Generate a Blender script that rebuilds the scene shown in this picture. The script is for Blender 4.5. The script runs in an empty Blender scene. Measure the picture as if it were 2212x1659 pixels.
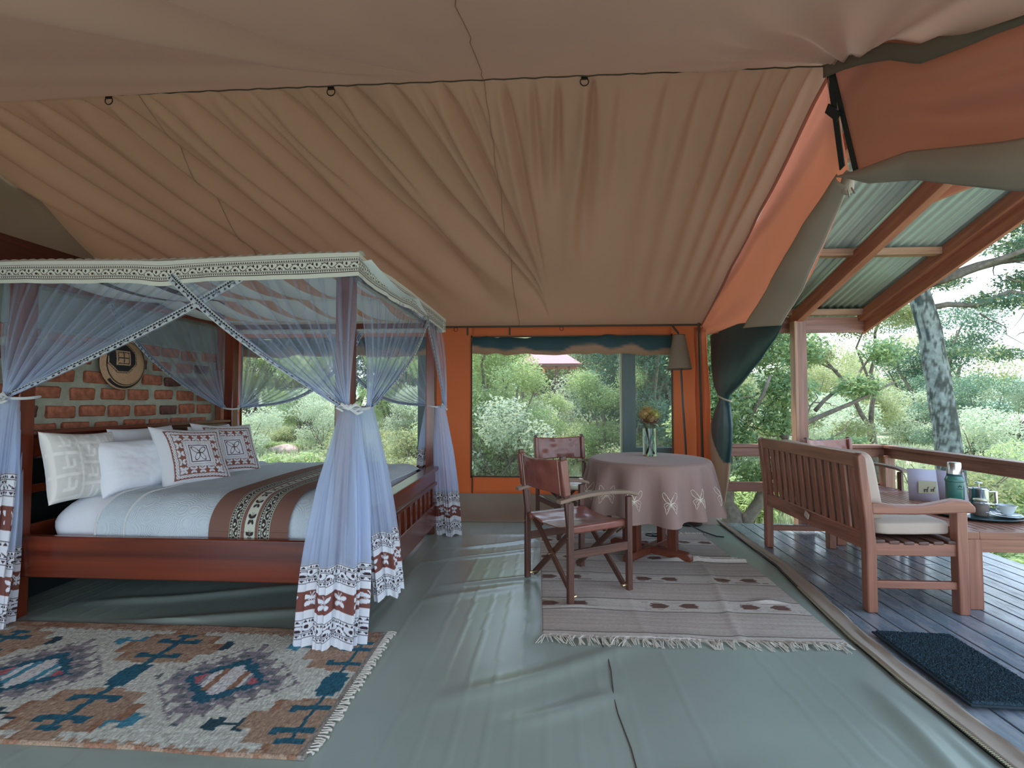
import bpy, bmesh, math, random
import numpy as np
from mathutils import Vector, Matrix

random.seed(7)
rng = np.random.default_rng(7)
S = bpy.context.scene
COL = S.collection
PI = math.pi

# ------------------------------------------------------------------ camera, sky, sun, exposure
cam = bpy.data.cameras.new('camera')
cam.sensor_width = 36.0
cam.lens = 36.0 * 1050.0 / 2212.0
cam.clip_end = 600
camo = bpy.data.objects.new('camera', cam)
COL.objects.link(camo)
camo.location = (0, 0, 1.25)
camo.rotation_euler = (math.radians(92.1), 0, math.radians(3.5))
S.camera = camo

W = bpy.data.worlds.new('sky')
S.world = W
W.use_nodes = True
wn = W.node_tree.nodes
wl = W.node_tree.links
bg = wn['Background']
tc = wn.new('ShaderNodeTexCoord')
sx = wn.new('ShaderNodeSeparateXYZ')
cr = wn.new('ShaderNodeValToRGB')
wl.new(tc.outputs['Generated'], sx.inputs[0])
wl.new(sx.outputs['Z'], cr.inputs[0])
cr.color_ramp.elements[0].position = 0.0
cr.color_ramp.elements[0].color = (0.84, 0.93, 1.0, 1)
cr.color_ramp.elements[1].position = 0.75
cr.color_ramp.elements[1].color = (0.45, 0.68, 1.0, 1)
wl.new(cr.outputs[0], bg.inputs[0])
bg.inputs[1].default_value = 1.25

sun = bpy.data.lights.new('sun', 'SUN')
sun.energy = 2.3
sun.angle = math.radians(3)
sun.color = (1.0, 0.95, 0.86)
suno = bpy.data.objects.new('sun', sun)
COL.objects.link(suno)
suno.rotation_euler = (math.radians(-18), math.radians(-10), 0)

S.view_settings.view_transform = 'Standard'
S.view_settings.look = 'None'
S.view_settings.gamma = 1
S.view_settings.use_curve_mapping = False
S.view_settings.exposure = 1.45
try:
    S.cycles.transparent_max_bounces = 24
    S.cycles.max_bounces = 8
    S.cycles.diffuse_bounces = 5
    S.cycles.transmission_bounces = 6
    S.cycles.caustics_reflective = False
    S.cycles.caustics_refractive = False
    S.cycles.use_denoising = True
except Exception:
    pass


# ------------------------------------------------------------------ helpers
def lin(c):
    if isinstance(c, str):
        c = c.lstrip('#')
        c = tuple(int(c[i:i + 2], 16) / 255 for i in (0, 2, 4))
    return tuple((x / 12.92 if x <= 0.04045 else ((x + 0.055) / 1.055) ** 2.4) for x in c)


MATS = {}


def mat(name, col, rough=0.7, metal=0.0, spec=0.4, noise=None, bump=None, translucent=0.0, tcol=None, alpha=1.0,
        attr=False, coat=0.0, sheen=0.0, glass=False, stretch=(1, 1, 1), uvspace=False):
    """principled surface with optional colour noise, bump, translucency and cut-through alpha"""
    if name in MATS:
        return MATS[name]
    m = bpy.data.materials.new(name)
    m.use_nodes = True
    nt = m.node_tree
    N, L = nt.nodes, nt.links
    b = N['Principled BSDF']
    out = N['Material Output']
    c = lin(col)
    b.inputs['Base Color'].default_value = (*c, 1)
    b.inputs['Roughness'].default_value = rough
    b.inputs['Metallic'].default_value = metal
    b.inputs['Specular IOR Level'].default_value = spec
    b.inputs['Coat Weight'].default_value = coat
    b.inputs['Coat Roughness'].default_value = 0.12
    b.inputs['Sheen Weight'].default_value = sheen
    if glass:
        b.inputs['Transmission Weight'].default_value = 1.0
        b.inputs['IOR'].default_value = 1.3
    co = N.new('ShaderNodeTexCoord')
    mp = N.new('ShaderNodeMapping')
    mp.inputs['Scale'].default_value = stretch
    L.new(co.outputs['UV' if uvspace else 'Object'], mp.inputs[0])
    src = None
    if attr:
        a = N.new('ShaderNodeAttribute')
        a.attribute_name = 'Col'
        src = a.outputs['Color']
    if noise:
        nz = N.new('ShaderNodeTexNoise')
        nz.inputs['Scale'].default_value = noise[0]
        nz.inputs['Detail'].default_value = 4
        L.new(mp.outputs[0], nz.inputs['Vector'])
        mr = N.new('ShaderNodeMapRange')
        mr.inputs['From Min'].default_value = 0.3
        mr.inputs['From Max'].default_value = 0.7
        mr.inputs['To Min'].default_value = 1 - noise[1]
        mr.inputs['To Max'].default_value = 1 + noise[1]
        L.new(nz.outputs['Fac'], mr.inputs['Value'])
        mx = N.new('ShaderNodeVectorMath')
        mx.operation = 'SCALE'
        if src is not None:
            L.new(src, mx.inputs[0])
        else:
            mx.inputs[0].default_value = c
        L.new(mr.outputs[0], mx.inputs['Scale'])
        src = mx.outputs[0]
    if src is not None:
        L.new(src, b.inputs['Base Color'])
    if bump:
        bz = N.new('ShaderNodeTexNoise')
        bz.inputs['Scale'].default_value = bump[0]
        bz.inputs['Detail'].default_value = 5
        L.new(mp.outputs[0], bz.inputs['Vector'])
        bp = N.new('ShaderNodeBump')
        bp.inputs['Strength'].default_value = bump[1]
        bp.inputs['Distance'].default_value = bump[2]
        L.new(bz.outputs['Fac'], bp.inputs['Height'])
        L.new(bp.outputs[0], b.inputs['Normal'])
    last = b.outputs[0]
    if translucent > 0:
        t = N.new('ShaderNodeBsdfTranslucent')
        t.inputs['Color'].default_value = (*(lin(tcol) if tcol else c), 1)
        if tcol is None and src is not None:
            L.new(src, t.inputs['Color'])
        mx = N.new('ShaderNodeMixShader')
        mx.inputs[0].default_value = translucent
        L.new(last, mx.inputs[1])
        L.new(t.outputs[0], mx.inputs[2])
        last = mx.outputs[0]
    if alpha < 1:
        t = N.new('ShaderNodeBsdfTransparent')
        mx = N.new('ShaderNodeMixShader')
        mx.inputs[0].default_value = alpha
        L.new(t.outputs[0], mx.inputs[1])
        L.new(last, mx.inputs[2])
        last = mx.outputs[0]
    L.new(last, out.inputs[0])
    MATS[name] = m
    return m


def wood(name, c1, c2, rough=0.4, coat=0.0, scale=1.0, wear=None):
    """grain runs along U of the bar uvs (metres)"""
    m = bpy.data.materials.new(name)
    m.use_nodes = True
    N, L = m.node_tree.nodes, m.node_tree.links
    b = N['Principled BSDF']
    uv = N.new('ShaderNodeTexCoord')
    mp = N.new('ShaderNodeMapping')
    mp.inputs['Scale'].default_value = (1.6 * scale, 26 * scale, 1)
    L.new(uv.outputs['UV'], mp.inputs[0])
    nz = N.new('ShaderNodeTexNoise')
    nz.inputs['Scale'].default_value = 1.0
    nz.inputs['Detail'].default_value = 6
    nz.inputs['Distortion'].default_value = 0.8
    L.new(mp.outputs[0], nz.inputs['Vector'])
    rp = N.new('ShaderNodeValToRGB')
    rp.color_ramp.elements[0].position = 0.3
    rp.color_ramp.elements[0].color = (*lin(c1), 1)
    rp.color_ramp.elements[1].position = 0.72
    rp.color_ramp.elements[1].color = (*lin(c2), 1)
    L.new(nz.outputs['Fac'], rp.inputs[0])
    src = rp.outputs[0]
    b.inputs['Roughness'].default_value = rough
    if wear:
        mp2 = N.new('ShaderNodeMapping')
        mp2.inputs['Scale'].default_value = (3, 9, 1)
        L.new(uv.outputs['UV'], mp2.inputs[0])
        n2 = N.new('ShaderNodeTexNoise')
        n2.inputs['Scale'].default_value = 1.3
        n2.inputs['Detail'].default_value = 8
        n2.inputs['Roughness'].default_value = 0.7
        L.new(mp2.outputs[0], n2.inputs['Vector'])
        r2 = N.new('ShaderNodeMapRange')
        r2.inputs['From Min'].default_value = 0.48
        r2.inputs['From Max'].default_value = 0.68
        L.new(n2.outputs['Fac'], r2.inputs['Value'])
        mx = N.new('ShaderNodeMix')
        mx.data_type = 'RGBA'
        L.new(r2.outputs[0], mx.inputs['Factor'])
        L.new(src, mx.inputs[6])
        mx.inputs[7].default_value = (*lin(wear), 1)
        src = mx.outputs[2]
        r3 = N.new('ShaderNodeMapRange')
        r3.inputs['To Min'].default_value = rough
        r3.inputs['To Max'].default_value = min(1, rough + 0.3)
        L.new(r2.outputs[0], r3.inputs['Value'])
        L.new(r3.outputs[0], b.inputs['Roughness'])
    L.new(src, b.inputs['Base Color'])
    b.inputs['Coat Weight'].default_value = coat
    b.inputs['Coat Roughness'].default_value = 0.15
    bp = N.new('ShaderNodeBump')
    bp.inputs['Strength'].default_value = 0.25
    bp.inputs['Distance'].default_value = 0.002
    L.new(nz.outputs['Fac'], bp.inputs['Height'])
    L.new(bp.outputs[0], b.inputs['Normal'])
    MATS[name] = m
    return m


def props(o, label=None, cat=None, group=None, kind=None):
    if label:
        o['label'] = label
    if cat:
        o['category'] = cat
    if group:
        o['group'] = group
    if kind:
        o['kind'] = kind
    return o


def empty(name, loc=(0, 0, 0), rz=0.0, label=None, cat=None, group=None, kind=None):
    o = bpy.data.objects.new(name, None)
    o.empty_display_size = 0.05
    COL.objects.link(o)
    o.location = loc
    o.rotation_euler = (0, 0, rz)
    return props(o, label, cat, group, kind)


def link(name, me, m, parent=None, smooth=True, angle=35, bevel=0.0, thick=0.0):
    if m is not None:
        me.materials.append(m)
    if smooth:
        me.polygons.foreach_set('use_smooth', [True] * len(me.polygons))
        if angle is not None:
            me.set_sharp_from_angle(angle=math.radians(angle))
    o = bpy.data.objects.new(name, me)
    COL.objects.link(o)
    if parent is not None:
        o.parent = parent
    if bevel > 0:
        md = o.modifiers.new('bevel', 'BEVEL')
        md.width = bevel
        md.segments = 2
        md.limit_method = 'ANGLE'
        md.angle_limit = math.radians(40)
        md.harden_normals = False
    if thick > 0:
        md = o.modifiers.new('thick', 'SOLIDIFY')
        md.thickness = thick
        md.offset = 0
    return o


class MB:
    """collects boxes, bars, tubes and turned shapes and links them as one mesh"""

    def __init__(self):
        self.v = []
        self.f = []
        self.uv = []

    def add(self, verts, faces, uvs):
        k = len(self.v)
        self.v += [tuple(p) for p in verts]
        for f, u in zip(faces, uvs):
            self.f.append(tuple(k + i for i in f))
            self.uv.append(u)

    def bar(self, p, q, w, h, up=(0, 0, 1)):
        p, q = Vector(p), Vector(q)
        d = q - p
        ln = d.length
        d.normalize()
        up = Vector(up)
        s = d.cross(up)
        if s.length < 1e-5:
            up = Vector((0, 1, 0))
            s = d.cross(up)
        s.normalize()
        u = s.cross(d)
        vs = []
        for a in (p, q):
            for i, j in ((-1, -1), (1, -1), (1, 1), (-1, 1)):
                vs.append(a + s * (i * w / 2) + u * (j * h / 2))
        fs = [(3, 2, 1, 0), (4, 5, 6, 7), (0, 1, 5, 4), (1, 2, 6, 5), (2, 3, 7, 6), (3, 0, 4, 7)]
        r1, r2 = random.random() * 20, random.random() * 20
        per = [0, w, w + h, 2 * w + h, 2 * w + 2 * h]
        us = []
        for f in fs[:2]:
            us.append([(r1, r2), (r1, r2 + w), (r1 + h * .2, r2 + w), (r1 + h * .2, r2)])
        for k in range(4):
            a, b_ = per[k], per[k + 1]
            us.append([(r1, r2 + a), (r1, r2 + b_), (r1 + ln, r2 + b_), (r1 + ln, r2 + a)])
        self.add(vs, fs, us)
        return self

    def box(self, c, s, along=0):
        """axis aligned box, grain along the given axis"""
        c = Vector(c)
        d = [Vector((s[0] / 2, 0, 0)), Vector((0, s[1] / 2, 0)), Vector((0, 0, s[2] / 2))][along]
        if along == 0:
            return self.bar(c - d, c + d, s[1], s[2])
        if along == 1:
            return self.bar(c - d, c + d, s[0], s[2])
        return self.bar(c - d, c + d, s[0], s[1], up=(0, 1, 0))

    def tube(self, pts, r, n=8, cap=True):
        pts = [Vector(p) for p in pts]
        rs = r if isinstance(r, (list, tuple)) else [r] * len(pts)
        vs, fs, us = [], [], []
        ref = Vector((0.13, 0.21, 0.97))
        acc = 0
        accs = []
        for i, p in enumerate(pts):
            if i:
                acc += (p - pts[i - 1]).length
            accs.append(acc)
            t = (pts[min(i + 1, len(pts) - 1)] - pts[max(i - 1, 0)])
            if t.length < 1e-9:
                t = Vector((0, 0, 1))
            t.normalize()
            a = t.cross(ref)
            if a.length < 0.05:
                a = t.cross(Vector((1, 0, 0)))
            a.normalize()
            b = t.cross(a)
            for k in range(n):
                an = 2 * PI * k / n
                vs.append(p + (a * math.cos(an) + b * math.sin(an)) * rs[i])
        for i in range(len(pts) - 1):
            for k in range(n):
                k2 = (k + 1) % n
                fs.append((i * n + k, i * n + k2, (i + 1) * n + k2, (i + 1) * n + k))
                c = 2 * PI * rs[i] / n
                us.append([(accs[i], k * c), (accs[i], k * c + c), (accs[i + 1], k * c + c), (accs[i + 1], k * c)])
        if cap:
            m = (len(pts) - 1) * n
            fs.append(tuple(range(n - 1, -1, -1)))
            us.append([(0, 0)] * n)
            fs.append(tuple(m + k for k in range(n)))
            us.append([(0, 0)] * n)
        self.add(vs, fs, us)
        return self

    def lathe(self, prof, c=(0, 0, 0), n=32):
        """prof: list of (radius, z)"""
        c = Vector(c)
        vs, fs, us = [], [], []
        for r, z in prof:
            for k in range(n):
                an = 2 * PI * k / n
                vs.append(c + Vector((r * math.cos(an), r * math.sin(an), z)))
        for i in range(len(prof) - 1):
            for k in range(n):
                k2 = (k + 1) % n
                fs.append((i * n + k, i * n + k2, (i + 1) * n + k2, (i + 1) * n + k))
                us.append([(k / n, i), (k / n, i), (k / n, i + 1), (k / n, i + 1)])
        self.add(vs, fs, us)
        return self

    def build(self, name, m, parent=None, bevel=0.0, smooth=True, angle=35):
        me = bpy.data.meshes.new(name)
        me.from_pydata(self.v, [], self.f)
        uvl = me.uv_layers.new(name='UVMap')
        flat = []
        for u in self.uv:
            for a in u:
                flat += [a[0], a[1]]
        uvl.data.foreach_set('uv', flat)
        return link(name, me, m, parent, smooth, angle, bevel)


def sheet(name, P, m, parent=None, colors=None, closed_u=False, flip=False, thick=0.0, angle=None, uv=None, extra=None):
    """P: array (nu, nv, 3) -> quad mesh, optional point colours"""
    nu, nv = P.shape[:2]
    idx = np.arange(nu * nv).reshape(nu, nv)
    if closed_u:
        idx = np.concatenate([idx, idx[:1]], 0)
    a, b, c, d = idx[:-1, :-1], idx[1:, :-1], idx[1:, 1:], idx[:-1, 1:]
    F = np.stack([a, b, c, d] if not flip else [d, c, b, a], -1).reshape(-1, 4)
    V = P.reshape(-1, 3)
    if extra is not None:
        V2, F2 = extra
        F = np.concatenate([F, F2 + len(V)], 0)
        V = np.concatenate([V, V2], 0)
    me = bpy.data.meshes.new(name)
    raw(me, V, F)
    if colors is not None:
        at = me.color_attributes.new('Col', 'FLOAT_COLOR', 'POINT')
        cc = np.ones((len(V), 4), np.float32)
        cf = colors.reshape(-1, 3)
        cc[:len(cf), :3] = cf
        if len(cf) < len(V):
            cc[len(cf):, :3] = cf[0]
        at.data.foreach_set('color', cc.ravel())
    uvl = me.uv_layers.new(name='UVMap')
    if uv is not None and extra is None:
        uvl.data.foreach_set('uv', uv.reshape(-1, 2)[F.ravel()].astype(np.float32).ravel())
    o = link(name, me, m, parent, True, angle, thick=thick)
    return o


def raw(me, V, F):
    n = F.shape[1]
    me.vertices.add(len(V))
    me.vertices.foreach_set('co', np.asarray(V, np.float32).ravel())
    me.loops.add(F.size)
    me.loops.foreach_set('vertex_index', F.ravel().astype(np.int32))
    me.polygons.add(len(F))
    me.polygons.foreach_set('loop_start', (np.arange(len(F)) * n).astype(np.int32))
    me.polygons.foreach_set('loop_total', np.full(len(F), n, np.int32))
    me.update(calc_edges=True)
    me.validate()


def copy_tree(o, parent=None):
    c = o.copy()
    COL.objects.link(c)
    if parent is not None:
        c.parent = parent
    for ch in list(o.children):
        copy_tree(ch, c)
    return c


def sstep(a, b, x):
    t = np.clip((x - a) / (b - a), 0, 1)
    return t * t * (3 - 2 * t)


_tab = rng.random(4096)


def n1(x, seed=0):
    """smooth 1D value noise -1..1"""
    x = np.asarray(x, float) + 37.3 * seed + 500
    i = np.floor(x).astype(int)
    f = x - i
    f = f * f * (3 - 2 * f)
    return (_tab[i % 4096] * (1 - f) + _tab[(i + 1) % 4096] * f) * 2 - 1


def n2(x, y, seed=0):
    x = np.asarray(x, float) + 500
    y = np.asarray(y, float) + 500
    i, j = np.floor(x).astype(int), np.floor(y).astype(int)
    fx, fy = x - i, y - j
    fx, fy = fx * fx * (3 - 2 * fx), fy * fy * (3 - 2 * fy)
    h = lambda a, b: _tab[(a * 131 + b * 517 + seed * 91) % 4096]
    return ((h(i, j) * (1 - fx) + h(i + 1, j) * fx) * (1 - fy) + (h(i, j + 1) * (1 - fx) + h(i + 1, j + 1) * fx) * fy) * 2 - 1


# ------------------------------------------------------------------ printed patterns (0..1 ink)
def border_print(u, v):
    """block printed border: u metres along, v 0..1 across: triangles, vine, triangles"""
    ink = np.zeros_like(u)
    for y, w in ((0.03, .018), (0.25, .018), (0.74, .018), (0.96, .018)):
        ink = np.maximum(ink, (np.abs(v - y) < w))
    p = 0.013
    x = np.abs(((u / p) % 1) - .5) * 2
    tri = (v > .07) & (v < .21) & (x < (v - .07) / .14 * .85)
    tri2 = (v > .79) & (v < .92) & (x < (.92 - v) / .13 * .85)
    ink = np.maximum(ink, tri | tri2)
    q = 0.085
    ph = (u / q) % 1
    wave = .5 + .16 * np.sin(2 * PI * ph)
    ink = np.maximum(ink, (np.abs(v - wave) < .028) & (ph < .93))
    for cx, cy, rx, ry in ((.22, .42, .07, .1), (.72, .60, .1, .08), (.45, .66, .05, .04), (.95, .38, .06, .09), (.88, .64, .03, .06), (.12, .64, .05, .04), (.57, .36, .06, .035)):
        ink = np.maximum(ink, ((ph - cx) / rx) ** 2 + ((v - cy) / ry) ** 2 < 1)
    return ink.astype(float)


def butterfly(x, y):
    """filled butterfly, x,y in -1..1"""
    ax = np.abs(x)
    w1 = (((ax - .45) * .8 + (y - .38) * .6) / .48) ** 2 + ((-(ax - .45) * .6 + (y - .38) * .8) / .26) ** 2 < 1
    w2 = (((ax - .35) * .7 - (y + .35) * .7) / .36) ** 2 + (((ax - .35) * .7 + (y + .35) * .7) / .24) ** 2 < 1
    body = (ax < .05) & (np.abs(y) < .55)
    ant = (np.abs(ax - (y - .3) * .35) < .04) & (y > .3) & (y < .95)
    gap = (np.abs(ax * .25 - (y - .02)) < .04)
    return (((w1 | w2) & ~gap) | body | ant)


def butterfly_lines(x, y, t=.03):
    ax = np.abs(x)
    r1 = np.sqrt((((ax - .42) * .7 + (y - .42) * .7) / .55) ** 2 + ((-(ax - .42) * .7 + (y - .42) * .7) / .24) ** 2)
    r2 = np.sqrt((((ax - .3) * .45 - (y + .4) * .9) / .5) ** 2 + (((ax - .3) * .9 + (y + .4) * .45) / .22) ** 2)
    return (np.abs(r1 - 1) < t * 3) | ((np.abs(r2 - 1) < t * 3)) | ((ax < t * 1.3) & (np.abs(y) < .35)) | ((np.abs(ax - (y - .1) * .4) < t) & (y > .1) & (y < .6))


def inkmix(ink, a, b):
    a, b = np.array(lin(a)), np.array(lin(b))
    return a[None] * (1 - ink[..., None]) + b[None] * ink[..., None]


# ------------------------------------------------------------------ materials
M = {}
M['roof_canvas'] = mat('roof canvas', '#ab8f80', 0.85, noise=(1.2, 0.08), bump=(350, .12, .001), translucent=.36, tcol='#d8b09a')
M['roof_canvas_shaded'] = mat('shaded roof canvas', '#b39380', 0.85, noise=(1.2, 0.08), bump=(350, .12, .001), translucent=.19, tcol='#e0aa88')  # roof canvas again, less translucent to set the rear slope in shade
M['wall_canvas'] = mat('orange canvas', '#c88660', 0.85, noise=(1.5, 0.06), bump=(350, .12, .001), translucent=.55, tcol='#e89a68')
M['gable_canvas'] = mat('gable canvas', '#bc9080', 0.85, noise=(1.5, 0.06), bump=(350, .12, .001), translucent=.45, tcol='#d4a08c')
M['khaki'] = mat('khaki canvas', '#9f9183', 0.7, noise=(2, .08), bump=(300, .15, .001))
M['seam'] = mat('seam tape', '#4c453a', 0.8)
M['teal_canvas'] = mat('dark teal canvas', '#1f4248', 0.5, spec=.5, noise=(3, .12), bump=(120, .2, .001))
M['pvc'] = mat('groundsheet', '#94a199', 0.30, spec=.6, coat=.12, noise=(1.6, .07), bump=(500, .1, .0006))
M['brick'] = mat('brick', '#a5664f', 0.9, noise=(28, .35), bump=(60, .6, .006))
M['brick2'] = mat('dark brick', '#6d4a44', 0.9, noise=(24, .4), bump=(60, .6, .006))
M['mortar'] = mat('mortar', '#a9ac9c', 0.95, noise=(14, .16), bump=(30, .6, .012))
M['plaster'] = mat('cement plaster', '#8b9692', 0.9, noise=(5, .1), bump=(20, .2, .004))
M['mahogany'] = wood('polished mahogany', '#47190f', '#7e3820', 0.26, .35, .3)
M['dark_beam'] = wood('dark beam', '#37180f', '#58281b', 0.45)
M['teak'] = wood('teak', '#744a39', '#a06b57', 0.38, .1)
M['chairwood'] = wood('dark chair wood', '#3d2620', '#674538', 0.42, .1)
M['armwood'] = wood('worn arm wood', '#6b5648', '#94806e', 0.5)
M['tablewood'] = wood('table wood', '#4e261c', '#78402e', 0.33, .2)
M['roofwood'] = wood('roof timber', '#8e523d', '#b5755a', 0.6)
M['railwood'] = wood('rail timber', '#6a4234', '#966a58', 0.42, .1)
M['postwood'] = wood('porch post timber', '#8a6450', '#b08a70', 0.55)
M['deckwood'] = wood('deck boards', '#5f6c78', '#808d9a', 0.22, .25, 1, wear='#928f94')
M['leather'] = mat('saddle leather', '#834c42', 0.32, spec=.6, noise=(9, .16), bump=(40, .25, .004), coat=.3)
M['leather_dark'] = mat('leather sleeve', '#78463b', 0.35, spec=.6, noise=(12, .2), coat=.2)
M['brass'] = mat('brass bolt', '#c8b48c', 0.3, metal=1)
M['steel'] = mat('brushed steel', '#c9ccd0', 0.22, metal=1)
M['net'] = None
_x = mat('mosquito net', '#c9dbf8', 0.8, translucent=.45, alpha=.21)  # blue tint puts the sky's reflected light into the white net


def net_mat():
    m = mat('mosquito net', '#c9dbf8')
    N, L = m.node_tree.nodes, m.node_tree.links
    mx = [n for n in N if n.type == 'MIX_SHADER' and n.inputs[1].links and n.inputs[1].links[0].from_node.type == 'BSDF_TRANSPARENT'][0]
    a = N.new('ShaderNodeAttribute')
    a.attribute_name = 'Col'
    L.new(a.outputs['Fac'], mx.inputs[0])
    return m


M['net'] = net_mat()
M['net_dense'] = mat('gathered net', '#cbdcf8', 0.8, translucent=.4, alpha=.58)  # same sky tint put into the net's colour
M['white_cloth'] = mat('white cotton', '#dfe4e6', 0.85, noise=(3, .03), bump=(60, .15, .003), translucent=.25)
M['canopy_cloth'] = mat('canopy cotton', '#e4e8e0', 0.85, bump=(90, .1, .002), translucent=.35)
M['printed'] = mat('printed cotton', '#ffffff', 0.85, attr=True, bump=(90, .08, .001), translucent=.15)
M['linen'] = mat('bed linen', '#d2d8de', 0.8, noise=(4, .03), bump=(18, .25, .01))
M['pillow'] = mat('pillow cotton', '#dde2ec', 0.8, bump=(14, .35, .012))
M['rug'] = mat('woven wool', '#ffffff', 0.95, attr=True, noise=(110, .38), bump=(240, .8, .004), stretch=(1, .35, 1))
M['greyrug'] = mat('flat woven wool', '#ffffff', 0.95, attr=True, noise=(200, .16), bump=(320, .6, .002), stretch=(.3, 1, 1))
M['yarn'] = mat('cream yarn', '#cfcabf', 0.9)
M['tablecloth'] = mat('brown tablecloth', '#8c746d', 0.8, noise=(200, .05), bump=(300, .15, .001), sheen=.15)
M['thread'] = mat('cream thread', '#e3dccb', 0.7)
M['glass'] = mat('vase glass', '#f2fbf8', 0.02, glass=True)
M['shade'] = mat('lamp shade', '#8a7c6c', 0.8, noise=(80, .06), translucent=.2)
M['black'] = mat('black metal', '#201d1c', 0.4)
M['cable'] = mat('green cable', '#1d3436', 0.4)
M['cushion'] = mat('canvas cushion', '#b5a598', 0.75, noise=(3, .05), bump=(9, .3, .012))
M['coir'] = mat('door mat pile', '#2c4450', 0.95, noise=(260, .9), bump=(260, 1, .01))
M['rubber'] = mat('mat edge', '#1b2a33', 0.7)
M['flask'] = mat('green enamel', '#2f6b62', 0.35, spec=.6, coat=.3, noise=(60, .05))
M['ink'] = mat('dark print', '#174a50', 0.5)
M['china'] = mat('white china', '#c4ced2', 0.12, spec=.6, coat=.4)
M['tray'] = mat('dark tray', '#1b3a40', 0.3, spec=.5)
M['paper'] = mat('card', '#aaa4b4', 0.7)
M['picture'] = mat('card picture', '#a9a58b', 0.6)
M['screen'] = mat('phone glass', '#28404e', 0.06, spec=.8)
M['phone'] = mat('phone body', '#c9c2b8', 0.3, metal=.6)
M['coffee'] = mat('brown granules', '#5a4336', 0.7, noise=(120, .4))
M['tinfoil'] = mat('gold lid', '#d8cfae', 0.3, metal=.8)
M['basket'] = mat('woven straw', '#ffffff', 0.85, attr=True, noise=(90, .12), bump=(140, .8, .004))
M['iron_sheet'] = mat('galvanised sheet', '#b9cac6', 0.38, metal=.35, spec=.5, noise=(2.5, .07))
M['meshscreen'] = mat('insect mesh', '#a4aca0', 0.9, alpha=.20)
M['outpost'] = wood('teal painted post', '#173f49', '#27545e', 0.45)
M['edging'] = mat('post edging', '#a3a48b', .6)
M['bark'] = mat('lichen bark', '#7b7a70', 0.95, noise=(7, .55), bump=(16, .9, .03))
M['bark2'] = mat('branch bark', '#6e665b', 0.95, noise=(14, .3), bump=(30, .6, .01))
M['leafA'] = mat('leaf bright', '#9db07e', 0.5, noise=(3, .25), translucent=.45, tcol='#cbd994')
M['leafB'] = mat('leaf blue green', '#738e6c', 0.5, noise=(3, .25), translucent=.4, tcol='#adc58a')
M['leafC'] = mat('leaf olive', '#929a72', 0.5, noise=(3, .3), translucent=.42, tcol='#c0c488')
M['leafD'] = mat('leaf dark', '#4f6c5e', 0.45, noise=(3, .25), translucent=.32, tcol='#86a578')
M['leafE'] = mat('leaf pale', '#b2bda4', 0.6, noise=(3, .2), translucent=.4, tcol='#ccd6b2')
M['grass'] = mat('grass', '#b4b996', 0.7, noise=(2, .3), translucent=.35)
M['soil'] = mat('meadow ground', '#b2b494', 0.95, noise=(1.1, .3), bump=(8, .5, .05))
M['stone'] = mat('pink stone', '#b79c92', 0.9, noise=(5, .15), bump=(9, .6, .03))
M['pinkroof'] = mat('red roof', '#c97b7c', 0.6, noise=(6, .06))
M['hutwood'] = mat('hut timber', '#6a4f45', 0.8, noise=(9, .15))
M['hill'] = mat('wooded hill', '#8fa58a', 1.0, noise=(.5, .25))

# ------------------------------------------------------------------ tent shell
GX = 1.75          # gable plane with the doorway
BX = -4.15         # far gable of the tent
RY, RZ = 2.97, 3.28   # ridge
EY, EZ = 5.40, 2.10   # rear eave


def gfold(c):
    return 1.35 * (1 - sstep(-1.3, 0.2, c)) + .12 * (1 - sstep(.2, 1.6, c))


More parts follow.
